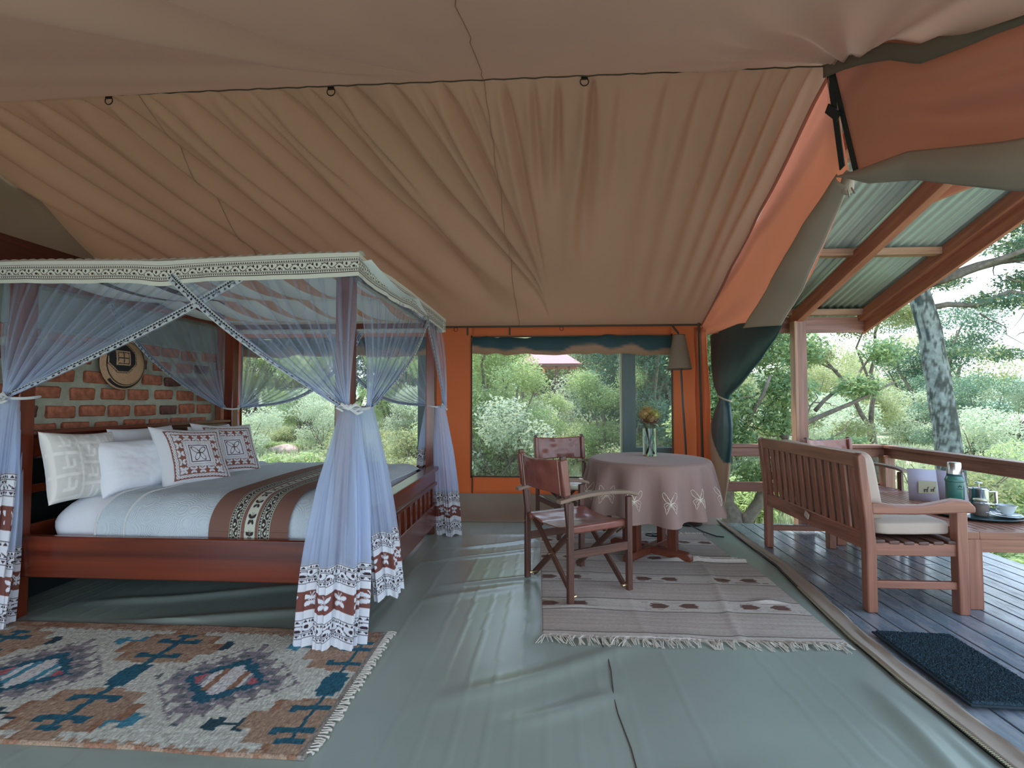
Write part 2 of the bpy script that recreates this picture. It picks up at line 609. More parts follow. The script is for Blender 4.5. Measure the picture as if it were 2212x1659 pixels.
def roof_far():
    nu, nt = 620, 110
    xs = np.linspace(BX, GX, nu)
    t = np.linspace(0, 1, nt)
    X, T = np.meshgrid(xs, t, indexing='ij')
    c = X.copy()
    for _ in range(12):
        c = X - gfold(c) * T
    # pleats that start at the ridge seam and run down the slope, each with its own width, depth and length
    edge = sstep(1.0, 1.7, X)
    h = np.zeros_like(X)
    rr = random.Random(31)
    for (c0, w, a, ln_) in ((-4.6, .10, .06, 1.1), (-4.3, .08, .05, 1.1), (-4.0, .09, .07, 1.0), (-3.72, .06, .04, .8), (-3.42, .07, .06, 1.0), (-3.12, .08, .07, 1.0), (-2.86, .05, .08, 1.0), (-2.62, .045, .04, .7),
                            (-2.40, .08, .07, 1.0), (-2.12, .05, .05, .8), (-1.90, .035, .03, .5), (-1.72, .085, .10, 1.0), (-1.52, .04, .05, .6), (-1.36, .03, .03, .4), (-1.22, .07, .11, 1.0), (-.96, .06, .07, .9), (-.80, .03, .03, .4),
                            (-.64, .06, .08, .8), (-.45, .03, .03, .3), (-.26, .045, .05, .8), (-.06, .04, .04, .4), (.10, .035, .05, .4), (.31, .045, .09, .75), (.52, .05, .03, .5), (.80, .07, .05, .9), (1.02, .06, .05, 1.0), (1.22, .05, .05, 1.0),
                            (1.38, .04, .05, 1.0), (1.52, .04, .06, 1.0), (1.64, .035, .05, 1.0)):
        d = (c - c0 + .02 * n1(T * 3, int(abs(c0) * 9)))
        ww = w * (.45 + .9 * np.clip(T * 2.4, 0, 1))
        prof_ = np.exp(-(d / ww) ** 2) - .45 * np.exp(-((d + 1.7 * ww) / (1.5 * ww)) ** 2)
        h += (1.75 - .6 * sstep(-.5, 1.2, X)) * a * prof_ * np.clip(T * 14, 0, 1) * (1 - sstep(ln_ * .45, ln_, T))
    h += .006 * n1(c * 26, 3) * np.exp(-T * 9) * np.clip(T * 40, 0, 1)
    h += .022 * n1(c * 1.7, 8) * np.sin(PI * T)
    h += .010 * n2(X * 2.4, T * 3.2, 12) * np.sin(PI * T)
    sag = -.05 * np.sin(PI * T) * (1 - .4 * edge)
    Y = RY + (EY - RY) * T
    Z = RZ + (EZ - RZ) * T + sag + h
    Z = np.where(T == 0, RZ, Z)
    Z = np.where(T == 1, EZ, Z)
    return np.stack([X, Y - h * .4, Z], -1)


def roof_near():
    nu, nt = 420, 120
    xs = np.linspace(BX, GX, nu)
    t = np.linspace(0, 1, nt)
    X, T = np.meshgrid(xs, t, indexing='ij')
    D = 3.6 * T
    slope = .40 + .09 * sstep(-.5, 1.75, X)
    # long tension folds that fan away from the middle of the ridge
    dx, dy = X + .55, D + .10
    ang = np.arctan2(dx, dy)
    left = n1(ang * 6.5, 11) * (1 - sstep(-.4, .1, ang))
    mid = n1(X * 3.1 + D * .3, 12) * np.exp(-((X - .2) / .9) ** 2)
    ang2 = np.arctan2(X - 1.9, D + .05)
    right = n1(ang2 * 10, 13) * sstep(.5, 1.4, X)
    R = np.sqrt(dx ** 2 + dy ** 2)
    h = .13 * (left * sstep(.1, 1.2, R) * .8 + mid * np.clip(D * 2, 0, 1) * .5 + right * .4) + .02 * n2(X * 1.5, D * 1.5, 18) * np.clip(D, 0, 1)
    sagx = -.05 * np.sin(PI * np.clip(D / 3.6, 0, 1))
    Z = RZ - slope * D + sagx + np.where(T == 0, 0, h)
    return np.stack([X, RY - D, Z], -1)


ceiling = empty('ceiling', (0, 0, 0), kind='structure')
sheet('rear_slope', roof_far(), M['roof_canvas_shaded'], ceiling, flip=True)
sheet('front_slope', roof_near(), M['roof_canvas'], ceiling)
# seams, ridge stitching
mb = MB()
for sxx, g in ((-2.64, 0.0), (-.36, .12)):
    P = roof_far()
    pts = []
    for k in range(0, 110, 2):
        t = k / 109
        i = int(round((sxx + g * t - BX) / (GX - BX) * 619))
        p = P[i, k]
        pts.append((p[0], p[1] - .004, p[2] - .006))
    mb.tube(pts, .0025, 5)
mb.build('stitched_seam', M['roof_canvas'], ceiling)
mb = MB()
P = roof_near()
pts = [tuple(P[int(round((-.36 + .1 * (k / 119) - BX) / (GX - BX) * 419)), k] - np.array([0, -.003, .006])) for k in range(0, 118, 2)]
mb.tube(pts, .0025, 5)
mb.build('stitched_seam', M['roof_canvas'], ceiling)
mb = MB()
mb.tube([(x, RY, RZ - .006 + .004 * math.sin(x * 37)) for x in np.linspace(BX, GX, 90)], .004, 6)
mb.build('ridge_seam', M['seam'], ceiling)
for x in (-2.86, -1.35, .27):
    mb = MB()
    mb.tube([(x + .026 * math.cos(a), RY + .012, RZ - .035 + .026 * math.sin(a)) for a in np.linspace(0, 2 * PI, 20)], .0035, 6, False)
    mb.box((x, RY + .01, RZ - .012), (.04, .01, .02))
    props(mb.build('ridge_ring', M['black'], ceiling))

# groundsheet -----------------------------------------------------------------
ZIPY = [-.7, 1.0, 1.81, 2.33, 2.69, 3.3, 3.83, 4.6, 5.1, 5.45]
ZIPX = [1.56, 1.57, 1.581, 1.587, 1.604, 1.69, 1.768, 1.80, 1.815, 1.836]
fine = np.linspace(-.7, 5.42, 400)
zipx = np.interp(fine, ZIPY, ZIPX) + .008 * n1(fine * 2.2, 4)


def zx(y):
    return np.interp(y, fine, zipx)


def floor_z(X, Y):
    fan = X - .028 * (5.4 - Y) * (X - .3)
    z = .0022 * (np.cos(2 * PI * (fan + .06) / .105) > .93) * (np.abs(n1(fan * 4, 9)) > .25)
    # long creases
    def crease(x0, y0, x1, y1, w, a):
        dx, dy = x1 - x0, y1 - y0
        ln = math.hypot(dx, dy)
        s = ((X - x0) * dx + (Y - y0) * dy) / ln
        d = ((X - x0) * -dy + (Y - y0) * dx) / ln + .03 * np.sin(s * 3)
        return a * np.exp(-(d / w) ** 2) * np.exp(-((s - ln / 2) / (ln * .42)) ** 4)
    for c in ((-.85, 4.1, .2, 4.6, .035, .012), (-.9, 3.8, .05, 4.25, .03, .014), (-.7, 3.3, .1, 3.62, .03, .014), (-.8, 3.05, -.1, 3.42, .05, .01),
              (-.55, 2.0, .55, 2.62, .06, .014), (-.2, 1.9, .35, 2.2, .05, .01), (1.32, 1.45, 1.42, 2.3, .05, .03), (1.48, 1.5, 1.5, 2.15, .04, .02),
              (-2.9, 2.55, -1.1, 2.9, .05, .02), (-2.9, 2.9, -1.3, 3.3, .05, .018), (-2.6, 2.35, -1.0, 2.62, .04, .012), (-1.1, 1.6, -.3, 1.5, .06, .01),
              (-.6, 4.6, .6, 4.75, .05, .008), (-.3, 1.5, .9, 1.75, .07, .01)):
        z = z + crease(*c)
    z = z + .004 * n2(X * 3, Y * 3, 3)
    return z


nu, nv = 430, 420
ys = np.linspace(-.7, 5.36, nv)
U, Yg = np.meshgrid(np.linspace(0, 1, nu), ys, indexing='ij')
Xg = BX + (zx(Yg) - BX) * U
under_rug = ((Xg < -.80) & (Yg > 1.66) & (Yg < 2.68)) | ((Xg > -.04) & (Xg < 1.62) & (Yg > 2.55) & (Yg < 4.8))
Zg = floor_z(Xg, Yg) * np.clip((1 - U) * 60, 0, 1)
Zg = np.where(under_rug, np.minimum(Zg, .002), Zg)
P = np.stack([Xg, Yg, Zg], -1)
fl = sheet('floor', P, M['pvc'], None, flip=False)
fl['kind'] = 'structure'
# slab of joists under the sheet so that it has a body
mb = MB()
mb.box((-1.2, 2.35, -.06), (5.8, 6.1, .08))
mb.build('subfloor', M['dark_beam'], fl)
# groundsheet seam across the front
mb = MB()
mb.tube([(.31 + .01 * math.sin(i), y, .004) for i, y in enumerate(np.linspace(-.3, 2.62, 30))], .0025, 5)
mb.build('floor_seam', M['seam'], fl)

# threshold: zip teeth, flap and roll edge
thr = empty('door_threshold', (1.6, 2.3, 0), label='khaki canvas threshold strip with a dark zip along the open doorway', cat='threshold')
yy = np.linspace(-.7, 5.35, 420)
prof = []
zz = zx(yy)
for s, (dx, dz) in enumerate(((0, .006), (.015, .022), (.03, .014), (.055, .016), (.08, .012), (.10, .02), (.113, .026), (.124, .014), (.128, -.01))):
    wob = .006 * n1(yy * 5, 20 + s) * (dx / .1)
    narrow = 1 - .45 * sstep(3.4, 4.9, yy)
    prof.append(np.stack([zz + dx * .84 * narrow + wob, yy, dz + .004 * n1(yy * 7, 30 + s)], -1))
o = sheet('canvas_flap', np.array(prof), M['khaki'], thr, flip=True, thick=.003)
o.location = (-1.6, -2.3, 0)
mb = MB()
for side in (0, .011):
    mb.tube([(zx(y) + side - .004 - 1.6, y - 2.3, .014) for y in np.linspace(-.6, 5.3, 160)], .004, 5)
mb.build('zip', M['seam'], thr)
mb = MB()
for y in np.arange(1.0, 3.4, .0085):
    mb.box((zx(y) - .001 - 1.6, y - 2.3, .017), (.012, .004, .005))
mb.build('zip_teeth', M['tinfoil'], thr, smooth=False)['kind'] = 'stuff'

# rear wall with two mesh windows ------------------------------------------------
wall_back = empty('wall_back', (0, EY, 0), kind='structure')
W1 = (-.775, 1.41, .43, 1.97)    # x0,x1,z0,z1
W2 = (-3.44, -1.22, .43, 1.97)


def wallpatch(x0, x1, z0, z1, m, name='canvas_panel', seed=0, off=0, res=.035, amp=.012):
    nx, nz = max(2, int((x1 - x0) / res)), max(2, int((z1 - z0) / res))
    X, Z = np.meshgrid(np.linspace(x0, x1, nx), np.linspace(z0, z1, nz), indexing='ij')
    Y = amp * (n2(X * 2.2 + Z * .8, Z * 1.4, 5) + .5 * n2(X * 6 + Z * 3, Z * 3, 6)) + off
    return sheet(name, np.stack([X, Y, Z], -1), m, wall_back, thick=.004)


EZb = 2.10
wallpatch(BX, W2[0], .23, EZb, M['wall_canvas'])
wallpatch(W2[1], W1[0], .23, EZb, M['wall_canvas'])
wallpatch(W1[1], 1.80, .23, EZb, M['wall_canvas'])
for w in (W1, W2):
    wallpatch(w[0], w[1], w[3], EZb, M['wall_canvas'], amp=.006)
    wallpatch(w[0], w[1], .23, w[2], M['wall_canvas'], amp=.006)
# mud flap curving onto the floor
X, T = np.meshgrid(np.linspace(BX, 1.8, 200), np.linspace(0, 1, 16), indexing='ij')
fy = -.02 - .30 * T ** 2.2 + .012 * n1(X * 2.5, 5) * np.sin(PI * T)
fz = .235 * (1 - T) ** 1.5 + .004
sheet('mud_flap', np.stack([X, fy, fz], -1), M['khaki'], wall_back, flip=True)
# dark webbing tabs, rings and binding strips
for x in (-.83, -.355):
    MB().box((x, -.012, 2.045), (.02, .006, .10), 2).build('webbing_tab', M['seam'], wall_back)
for x in (-.96, .22):
    MB().tube([(x + .022 * math.cos(a), -.02, 2.06 + .022 * math.sin(a)) for a in np.linspace(0, 2 * PI, 16)], .003, 5, False).build('canvas_ring', M['black'], wall_back)
for w in (W1, W2):
    mb = MB()
    mb.box((w[0] - .008, -.012, (w[2] + w[3]) / 2), (.018, .008, w[3] - w[2] + .05), 2)
    mb.box((w[1] + .008, -.012, (w[2] + w[3]) / 2), (.018, .008, w[3] - w[2] + .05), 2)
    mb.box(((w[0] + w[1]) / 2, -.012, w[2] - .006), (w[1] - w[0] + .03, .008, .014))
    mb.box(((w[0] + w[1]) / 2, -.012, w[3] + .006), (w[1] - w[0] + .03, .008, .014))
    mb.box((w[0] + .004, -.014, .34), (.014, .006, .20), 2)
    mb.build('window_binding', M['seam'], wall_back)
mb = MB()
mb.box((-1.2, -.015, 2.09), (5.9, .012, .02))
mb.build('eave_binding', M['seam'], wall_back)
for k, w in enumerate((W1, W2)):
    wd = empty('window_%d' % (k + 1), ((w[0] + w[1]) / 2, EY + .02, w[2]), kind='structure')
    hw = (w[1] - w[0]) / 2
    hh = w[3] - w[2]
    X, Z = np.meshgrid(np.linspace(-hw, hw, 40), np.linspace(0, hh, 30), indexing='ij')
    Y = .01 * np.sin(PI * (X / hw + 1) / 2) * np.sin(PI * Z / hh)
    sheet('mesh_screen', np.stack([X, Y, Z], -1), M['meshscreen'], wd)
    # rolled blind under the head
    A, Xr = np.meshgrid(np.linspace(0, 2 * PI, 24, endpoint=False), np.linspace(-hw, hw, 120), indexing='ij')
    r = .058 * (1 + .14 * n1(Xr * 5 + A, 7 + k) + .1 * n1(Xr * 9, 8))
    dip = .012 * n1(Xr * 3.1, 40 + k)
    P = np.stack([Xr, -.02 + r * np.cos(A) * .7, hh - .092 + dip + r * np.sin(A) * 1.75], -1)
    # upper face dark outside canvas, the belly shows the tan lining
    tealc, tanc = np.array(lin('#1f4248')), np.array(lin('#9a7a62'))
    f = (sstep(-.15, -.45, np.sin(A + .6 * n1(Xr * 5, 9)) - .15 * n1(Xr * 2.3, 14)))[..., None]
    sheet('rolled_blind', P, mat('rolled blind canvas', '#ffffff', .6, attr=True, bump=(60, .2, .002)), wd, colors=tealc * (1 - f) + tanc * f, closed_u=True)

# brick headboard wall --------------------------------------------------------------
BWX = -3.30
wl_ = empty('wall_left', (BWX, 3.5, 0), kind='structure')
mb = MB()
mb.box((-.075, .0, .86), (.12, 2.5, 1.76), 1)
mb.build('mortar_bed', M['mortar'], wl_)
mb = MB()
mb.box((-.07, 0, 1.89), (.14, 2.5, .30), 1)
mb.build('cement_band', M['plaster'], wl_)
mb = MB()
mb.box((-.06, -.05, 2.16), (.16, 2.75, .24), 1)
mb.build('wall_plate', M['dark_beam'], wl_, bevel=.006)
MB().box((-.008, 0, .44), (.06, 2.5, .88), 1).build('dark_panel', mat('dark back panel', '#1c2426', .6), wl_)
protos = []
for k in range(6):
    bm = bmesh.new()
    bmesh.ops.create_cube(bm, size=1)
    w, h = .185 + .02 * random.uniform(-1, 1), .082 + .006 * random.uniform(-1, 1)
    for v in bm.verts:
        v.co = Vector((v.co.x * .05, v.co.y * w, v.co.z * h))
    bmesh.ops.bevel(bm, geom=list(bm.edges), offset=.012, segments=2, profile=.6, affect='EDGES')
    for v in bm.verts:
        v.co += Vector((random.uniform(-1, 1) * .003, random.uniform(-1, 1) * .005, random.uniform(-1, 1) * .004))
    me = bpy.data.meshes.new('brick')
    bm.to_mesh(me)
    bm.free()
    me.materials.append(M['brick2'] if k == 5 else M['brick'])
    me.polygons.foreach_set('use_smooth', [True] * len(me.polygons))
    protos.append(me)
for r in range(7, 14):
    z = .06 + r * .125
    y = -1.2 + (r % 2) * .12
    while y < 1.16:
        o = bpy.data.objects.new('brick', random.choice(protos))
        COL.objects.link(o)
        o.parent = wl_
        o.location = (-.012 + random.uniform(-.004, .004), y + random.uniform(-.012, .012), z + random.uniform(-.006, .006))
        o.rotation_euler = (random.uniform(-.03, .03), 0, 0)
        y += .245 + random.uniform(-.015, .02)
# timber stud that closes the end of the brickwork
mb = MB()
mb.box((.0, 1.30, 1.02), (.10, .10, 2.04), 2)
mb.build('end_stud', M['roofwood'], wl_, bevel=.004)

# far gable of the tent, green grey canvas
Y, Z = np.meshgrid(np.linspace(-.7, 5.45, 60), np.linspace(0, 1, 20), indexing='ij')
top = np.where(Y > RY, RZ - (Y - RY) * (RZ - EZ) / (EY - RY), RZ - (RY - Y) * .40) + .10
g = sheet('wall_gable', np.stack([np.full_like(Y, BX) + .03 * n2(Y * 2, Z * 2), Y, Z * top], -1), M['khaki'], None)
g['kind'] = 'structure'

# ------------------------------------------------------------------ open gable with the door flaps
wr = empty('wall_right', (GX, 3.0, 0), kind='structure')


def spans(A, B, nu, nv, bow):
    """surface between two polylines A and B (lists of points), bow(u, v) -> x offset"""
    def res(L, n):
        L = np.array(L, float)
        d = np.r_[0, np.cumsum(np.linalg.norm(np.diff(L, axis=0), axis=1))]
        d /= d[-1]
        s = np.linspace(0, 1, n)
        return np.stack([np.interp(s, d, L[:, k]) for k in range(3)], -1)
    a, b = res(A, nu), res(B, nu)
    V = np.linspace(0, 1, nv)[None, :, None]
    P = a[:, None] * (1 - V) + b[:, None] * V
    U = np.linspace(0, 1, nu)[:, None] * np.ones((1, nv))
    P[..., 0] += bow(U, V[..., 0] * np.ones((nu, 1)))
    return P


# rear panel: between the roof hip and the curved door edge
hip = [(1.75, RY, RZ - .02), (1.76, 3.5, 3.00), (1.76, 4.2, 2.67), (1.75, 4.8, 2.37), (1.75, 5.38, 2.10)]
edge = [(1.75, 2.95, 3.10), (1.75, 2.83, 2.52), (1.79, 3.05, 2.36), (1.82, 3.37, 2.11), (1.82, 3.76, 1.87), (1.78, 4.3, 1.88), (1.77, 4.8, 1.92), (1.75, 5.3, 1.97)]
P = spans(hip, edge, 120, 50, lambda u, v: .05 * n1(v * 3.4 + u * .5, 50) * np.sin(PI * v) * (1 - .5 * u) + .014 * n1(u * 15 + v * 4, 51) * (1 - v) * np.sin(PI * u) + .02 * n1(u * 4 - v * 3, 52) * np.sin(PI * v))
sheet('gable_canvas', P, mat('lit gable canvas', '#d8a48c', 0.85, noise=(1.5, 0.06), bump=(350, .12, .001), translucent=.66, tcol='#f0bca6'), wr, thick=.004).location = (-GX, -3, 0)  # brighter copy of the gable canvas, deck bounce light put into its colour
# turned back khaki hem of the opening
edge2 = [(1.72, 2.80, 2.46), (1.74, 3.0, 2.31), (1.76, 3.31, 2.05), (1.76, 3.69, 1.815)]
edge3 = [(1.70, 2.86, 2.56), (1.69, 3.22, 2.40), (1.69, 3.62, 2.16), (1.70, 4.22, 1.875)]
P = spans(edge2, edge3, 60, 16, lambda u, v: -.03 * np.sin(PI * v) + .008 * n1(u * 9, 53))
sheet('turned_hem', P, M['khaki'], wr, thick=.006).location = (-GX, -3, 0)
# hip seam tape
mb = MB()
mb.tube([(p[0] - GX - .012, p[1] - 3, p[2] - .02) for p in spans(hip, hip, 40, 2, lambda u, v: .01 * n1(u * 9, 54))[:, 0]], .012, 6)
mb.build('hip_tape', M['gable_canvas'], wr)

# hanging door flap, tied to the corner
flap = empty('tied_door_flap', (1.76, 5.0, 0), label='dark teal door flap gathered and tied at the rear corner of the doorway', cat='tent flap')
# rows from top to bottom: (z, y_near, y_far, depth of folds)
rows = [(1.95, 3.66, 5.24, .02), (1.80, 3.80, 5.22, .04), (1.60, 4.07, 5.20, .05), (1.42, 4.45, 5.12, .05), (1.31, 4.75, 5.0, .035), (1.27, 4.78, 4.98, .03),
        (1.20, 4.74, 5.05, .04), (1.02, 4.70, 5.22, .05), (.86, 4.72, 5.28, .05), (.66, 4.78, 5.22, .05), (.50, 4.82, 5.18, .04), (.30, 4.9, 5.16, .03), (.13, 4.98, 5.14, .02)]
R = np.array(rows)
nz, na = 110, 90
zz_ = np.linspace(0, len(rows) - 1, nz)
cols = []
Zs, Y0, Y1, Dp = [np.interp(zz_, range(len(rows)), R[:, k]) for k in range(4)]
Aa = np.linspace(0, 2 * PI, na, endpoint=False)
cy, hy = (Y0 + Y1) / 2, (Y1 - Y0) / 2
fold = 1 + .10 * n1(Aa * 3.0, 60)[:, None] + .05 * np.sin(9 * Aa)[:, None]
Px = (Dp[None] * 1.1) * np.sin(Aa)[:, None] * fold + .02
Py = cy[None] + hy[None] * np.cos(Aa)[:, None]
topz = Zs[None] + np.where(Zs[None] > 1.75, .0, 0) * 1 - .12 * np.clip((cy[None] - Py) / 1.0, 0, 1) * sstep(1.5, 1.95, Zs)[None]
P = np.stack([Px, Py - 5.0, topz + 0 * Px], -1)
# teal outside above, tan lining on the corner side below the tie
tc_, tn_ = np.array(lin('#1f4248')), np.array(lin('#a98c74'))
q_ = np.clip((Py - Y0[None]) / (Y1 - Y0)[None], 0, 1)
f = 1.0 * (Zs[None] < .66 + .46 * q_ ** 1.6)
sheet('flap_canvas', P, mat('flap canvas', '#ffffff', .42, attr=True, spec=.5, bump=(30, .25, .006)), flap, colors=tc_ * (1 - f[..., None]) + tn_ * f[..., None], closed_u=True, flip=True)
mb = MB()
mb.tube([(.03 + .045 * math.sin(a), -.12 + .125 * math.cos(a), 1.285 + .03 * math.cos(a + .4)) for a in np.linspace(0, 2 * PI, 24)], .009, 6, False)
mb.build('tie_strap', mat('flap tie', '#b8b2a0', .7), flap)
# small gathered orange skirt between the window wall and the flap
Zc, Vc = np.meshgrid(np.linspace(.06, 2.06, 40), np.linspace(0, 1, 30), indexing='ij')
yc = 5.38 - .16 * Vc * np.sin(np.clip(Zc / 2.06, 0, 1) * PI * .8 + .5)
xc = 1.66 + .12 * Vc + .012 * np.sin(Vc * 17) + .01 * n2(Zc * 3, Vc * 4)
sheet('corner_canvas', np.stack([xc - GX, yc - 3, Zc], -1), M['wall_canvas'], wr, thick=.004)
MB().bar((1.71 - GX, 5.30 - 3, .02), (1.69 - GX, 5.32 - 3, 2.1), .02, .02).build('corner_binding', M['seam'], wr)

# near half of the gable, rolled up over the doorway
_rn = roof_near()[-1]
topn = [(1.745, float(p[1]), float(p[2]) + .03) for p in _rn[::6] if p[1] > .1]
botn = [(1.75, 2.79, 2.52), (1.75, 2.60, 2.40), (1.75, 2.29, 2.275), (1.75, 1.85, 2.03), (1.75, 1.3, 1.80), (1.75, .4, 1.5)]
P = spans(topn, botn, 110, 50, lambda u, v: .05 * np.sin(PI * v) * u + .075 * n1(v * 4.2 - .9 * u * v + .3, 61) * np.clip(u * 3.2, 0, 1) * np.sin(PI * v) ** .5 + .02 * n1(v * 9 + u * 2, 64) * np.clip(u * 5, 0, 1) * np.sin(PI * v) ** .5)
sheet('rolled_canvas', P, M['gable_canvas'], wr, thick=.004).location = (-GX, -3, 0)
P = spans([(p[0] - .05, p[1], p[2] + h_) for p, h_ in zip(botn, (.0, .07, .12, .17, .2, .2))], [(p[0] - .03, p[1], p[2] - .012) for p in botn], 80, 14, lambda u, v: -.04 * np.sin(PI * v) + .012 * n1(u * 8 + v, 62) - .012)
sheet('turned_hem', P, M['khaki'], wr, thick=.006).location = (-GX, -3, 0)
P = spans([(p[0] - .03, p[1], p[2] - .02) for p in topn], [(p[0] - .03, p[1], p[2] - .11) for p in topn], 90, 4, lambda u, v: -.012 + .004 * n1(u * 30, 63))
sheet('gable_tape', P, mat('tape', '#756c60', .85), wr, thick=.004).location = (-GX, -3, 0)
# straps at the ridge end with their zip sliders
mb = MB()
for a, b, w in (((1.73, 2.96, 3.22), (1.735, 2.87, 2.60), .045), ((1.73, 2.93, 3.20), (1.735, 2.75, 2.52), .035)):
    mb.bar((a[0] - GX, a[1] - 3, a[2]), (b[0] - GX, b[1] - 3, b[2]), .006, w, up=(0, 1, 0))
mb.bar((1.722 - GX, 2.98 - 3, 3.02), (1.722 - GX, 2.87 - 3, 2.90), .008, .05, up=(0, 1, 0))
mb.build('door_strap', mat('black webbing', '#1f2e30', .7), wr)
mb = MB()
mb.lathe([(.0, .0), (.03, .02), (.035, .07), (.02, .13), (.0, .15)], (1.735 - GX, 2.83 - 3, 2.42), 10)
mb.build('knotted_corner', M['khaki'], wr)
for dy in (0, .03):
    MB().bar((1.72 - GX, 2.80 - 3 - dy, 2.44), (1.72 - GX, 2.79 - 3 - dy * 1.6, 2.395), .004, .009).build('zip_slider', M['steel'], wr)

# unseen fly roof, added to keep sun and sky off the tent canvas
fly = empty('added_shade_roof', (0, 0, 0), kind='structure')
for a, b in (((6.25, 2.08), (RY, 3.62)), ((RY, 3.62), (-1.0, 2.3))):
    Xf, Tf = np.meshgrid(np.linspace(-4.6, 1.95, 12), np.linspace(0, 1, 12), indexing='ij')
    sheet('shade_sheet', np.stack([Xf, a[0] + (b[0] - a[0]) * Tf, a[1] + (b[1] - a[1]) * Tf - .04 * np.sin(PI * Tf)], -1), mat('shade sheet canvas', '#b8b0a2', .85, translucent=.11, tcol='#e8dccc'), fly)

# ------------------------------------------------------------------ deck, porch roof, rails
deck = empty('deck', (0, 0, 0), kind='structure')
x = 1.60
DZ = -.012
bw = .132
k = 0
dprotos = {}
while x < 3.60:
    w = bw - .009
    segs = [(-.7, 5.24)]
    if k % 3 == 1:
        cut = random.uniform(3.8, 4.6)
        segs = [(-.7, cut - .003), (cut + .003, 5.24)]
    for a, b in segs:
        sl = .033 * 0
        mb = MB()
        mb.bar((x + w / 2 + .028 * (a - 3) * 1.0, a, DZ - .0125 + random.uniform(-.001, .001)), (x + w / 2 + .028 * (b - 3), b, DZ - .0125), w, .025)
        mb.build('deck_board', M['deckwood'], deck, bevel=.003)
    x += bw
    k += 1
MB().box((2.62, 2.3, -.052), (2.0, 5.86, .02), 1).build('gap_shade_sheet', M['rubber'], deck)  # added dark sheet standing in for the shade in the board gaps
mb = MB()
for y in (0, 1.0, 2.0, 3.0, 4.0, 5.15):
    mb.box((2.62, y, -.09), (2.0, .05, .12))
mb.box((3.60, 2.3, -.10), (.04, 5.9, .16), 1)
mb.box((2.62, 5.22, -.10), (2.0, .04, .16))
mb.build('joist', M['dark_beam'], deck)
for (px, py) in ((1.9, 5.1), (3.5, 5.1), (3.5, 3.0), (3.5, .8)):
    MB().box((px, py, -.62), (.12, .12, .95), 2).build('pile', M['dark_beam'], deck)

# porch roof
pr = empty('porch_roof', (0, 0, 0), kind='structure')


def rz_(y):
    return 2.235 + .32 * (5.43 - y)


def corr(x0, x1, name):
    nx = int((x1 - x0) / .076 * 10)
    X, Yc_ = np.meshgrid(np.linspace(x0, x1, nx), np.linspace(-2.0, 5.62, 8), indexing='ij')
    Z = rz_(Yc_) + .014 + .011 * np.cos(2 * PI * X / .076)
    sheet(name, np.stack([X, Yc_, Z], -1), M['iron_sheet'], pr, thick=.001)


corr(1.86, 2.72, 'corrugated_sheet')
corr(2.66, 3.50, 'corrugated_sheet')
for nm, xx, w, h in (('rafter', 2.72, .07, .14), ('rafter', 1.92, .06, .12)):
    mb = MB()
    mb.bar((xx, 5.42, rz_(5.42) - h / 2 - .045), (xx, -1.8, rz_(-1.8) - h / 2 - .045), w, h)
    mb.build(nm, M['roofwood'], pr, bevel=.004)
mb = MB()
mb.bar((3.49, 5.52, rz_(5.52) - .115), (3.49, -1.8, rz_(-1.8) - .115), .035, .22)
mb.build('barge_board', M['roofwood'], pr, bevel=.003)
mb = MB()
mb.bar((3.445, 5.45, rz_(5.45) - .06), (3.445, -1.8, rz_(-1.8) - .06), .06, .10)
mb.build('edge_rafter', M['roofwood'], pr, bevel=.003)
for y in (5.40, 4.36, 3.3, 2.2, 1.1, 0.0, -1.1):
    mb = MB()
    mb.box((2.66, y, rz_(y) - .032), (1.56, .08, .062))
    mb.build('purlin', M['postwood'], pr, bevel=.003)
mb = MB()
mb.box((2.68, 5.46, 2.085), (1.66, .04, .17))
mb.build('eave_board', M['railwood'], pr, bevel=.003)
mb = MB()
mb.bar((2.75, 3.62, rz_(3.62) - .10), (3.42, 3.02, rz_(3.02) - .09), .05, .10)
mb.build('brace', M['roofwood'], pr, bevel=.003)

post = empty('porch_post', (2.735, 5.32, 0), label='square timber porch post carrying the iron roof', cat='post')
MB().box((0, .0, 1.03), (.10, .09, 2.16), 2).build('post_core', M['railwood'], post, bevel=.004)
MB().box((-.066, -.01, 1.03), (.03, .10, 2.14), 2).build('post_plank', M['postwood'], post, bevel=.003)

rail = empty('deck_railing', (3.55, 5.30, 0), label='brown timber railing around the outer corner of the deck', cat='railing')


def rl(name, p, q, w, h, m='railwood'):
    o = MB().bar([p[0] - 3.55, p[1] - 5.30, p[2]], [q[0] - 3.55, q[1] - 5.30, q[2]], w, h).build(name, M[m], rail, bevel=.006)
    return o


rl('top_rail', (1.95, 5.32, .787), (3.62, 5.32, .787), .11, .034)
rl('rail_board', (1.95, 5.32, .722), (3.60, 5.32, .722), .04, .095)
rl('lower_rail', (1.95, 5.32, .355), (3.50, 5.32, .355), .045, .10)
rl('top_rail', (3.57, 5.37, .787), (3.57, -.2, .787), .11, .034)
rl('rail_board', (3.57, 5.33, .722), (3.57, -.2, .722), .04, .095)
rl('post', (3.545, 5.26, -.1), (3.545, 5.26, .70), .10, .10)
rl('post', (3.57, 2.2, -.1), (3.57, 2.2, .70), .09, .09)
rl('post', (3.57, .3, -.1), (3.57, .3, .70), .09, .09)

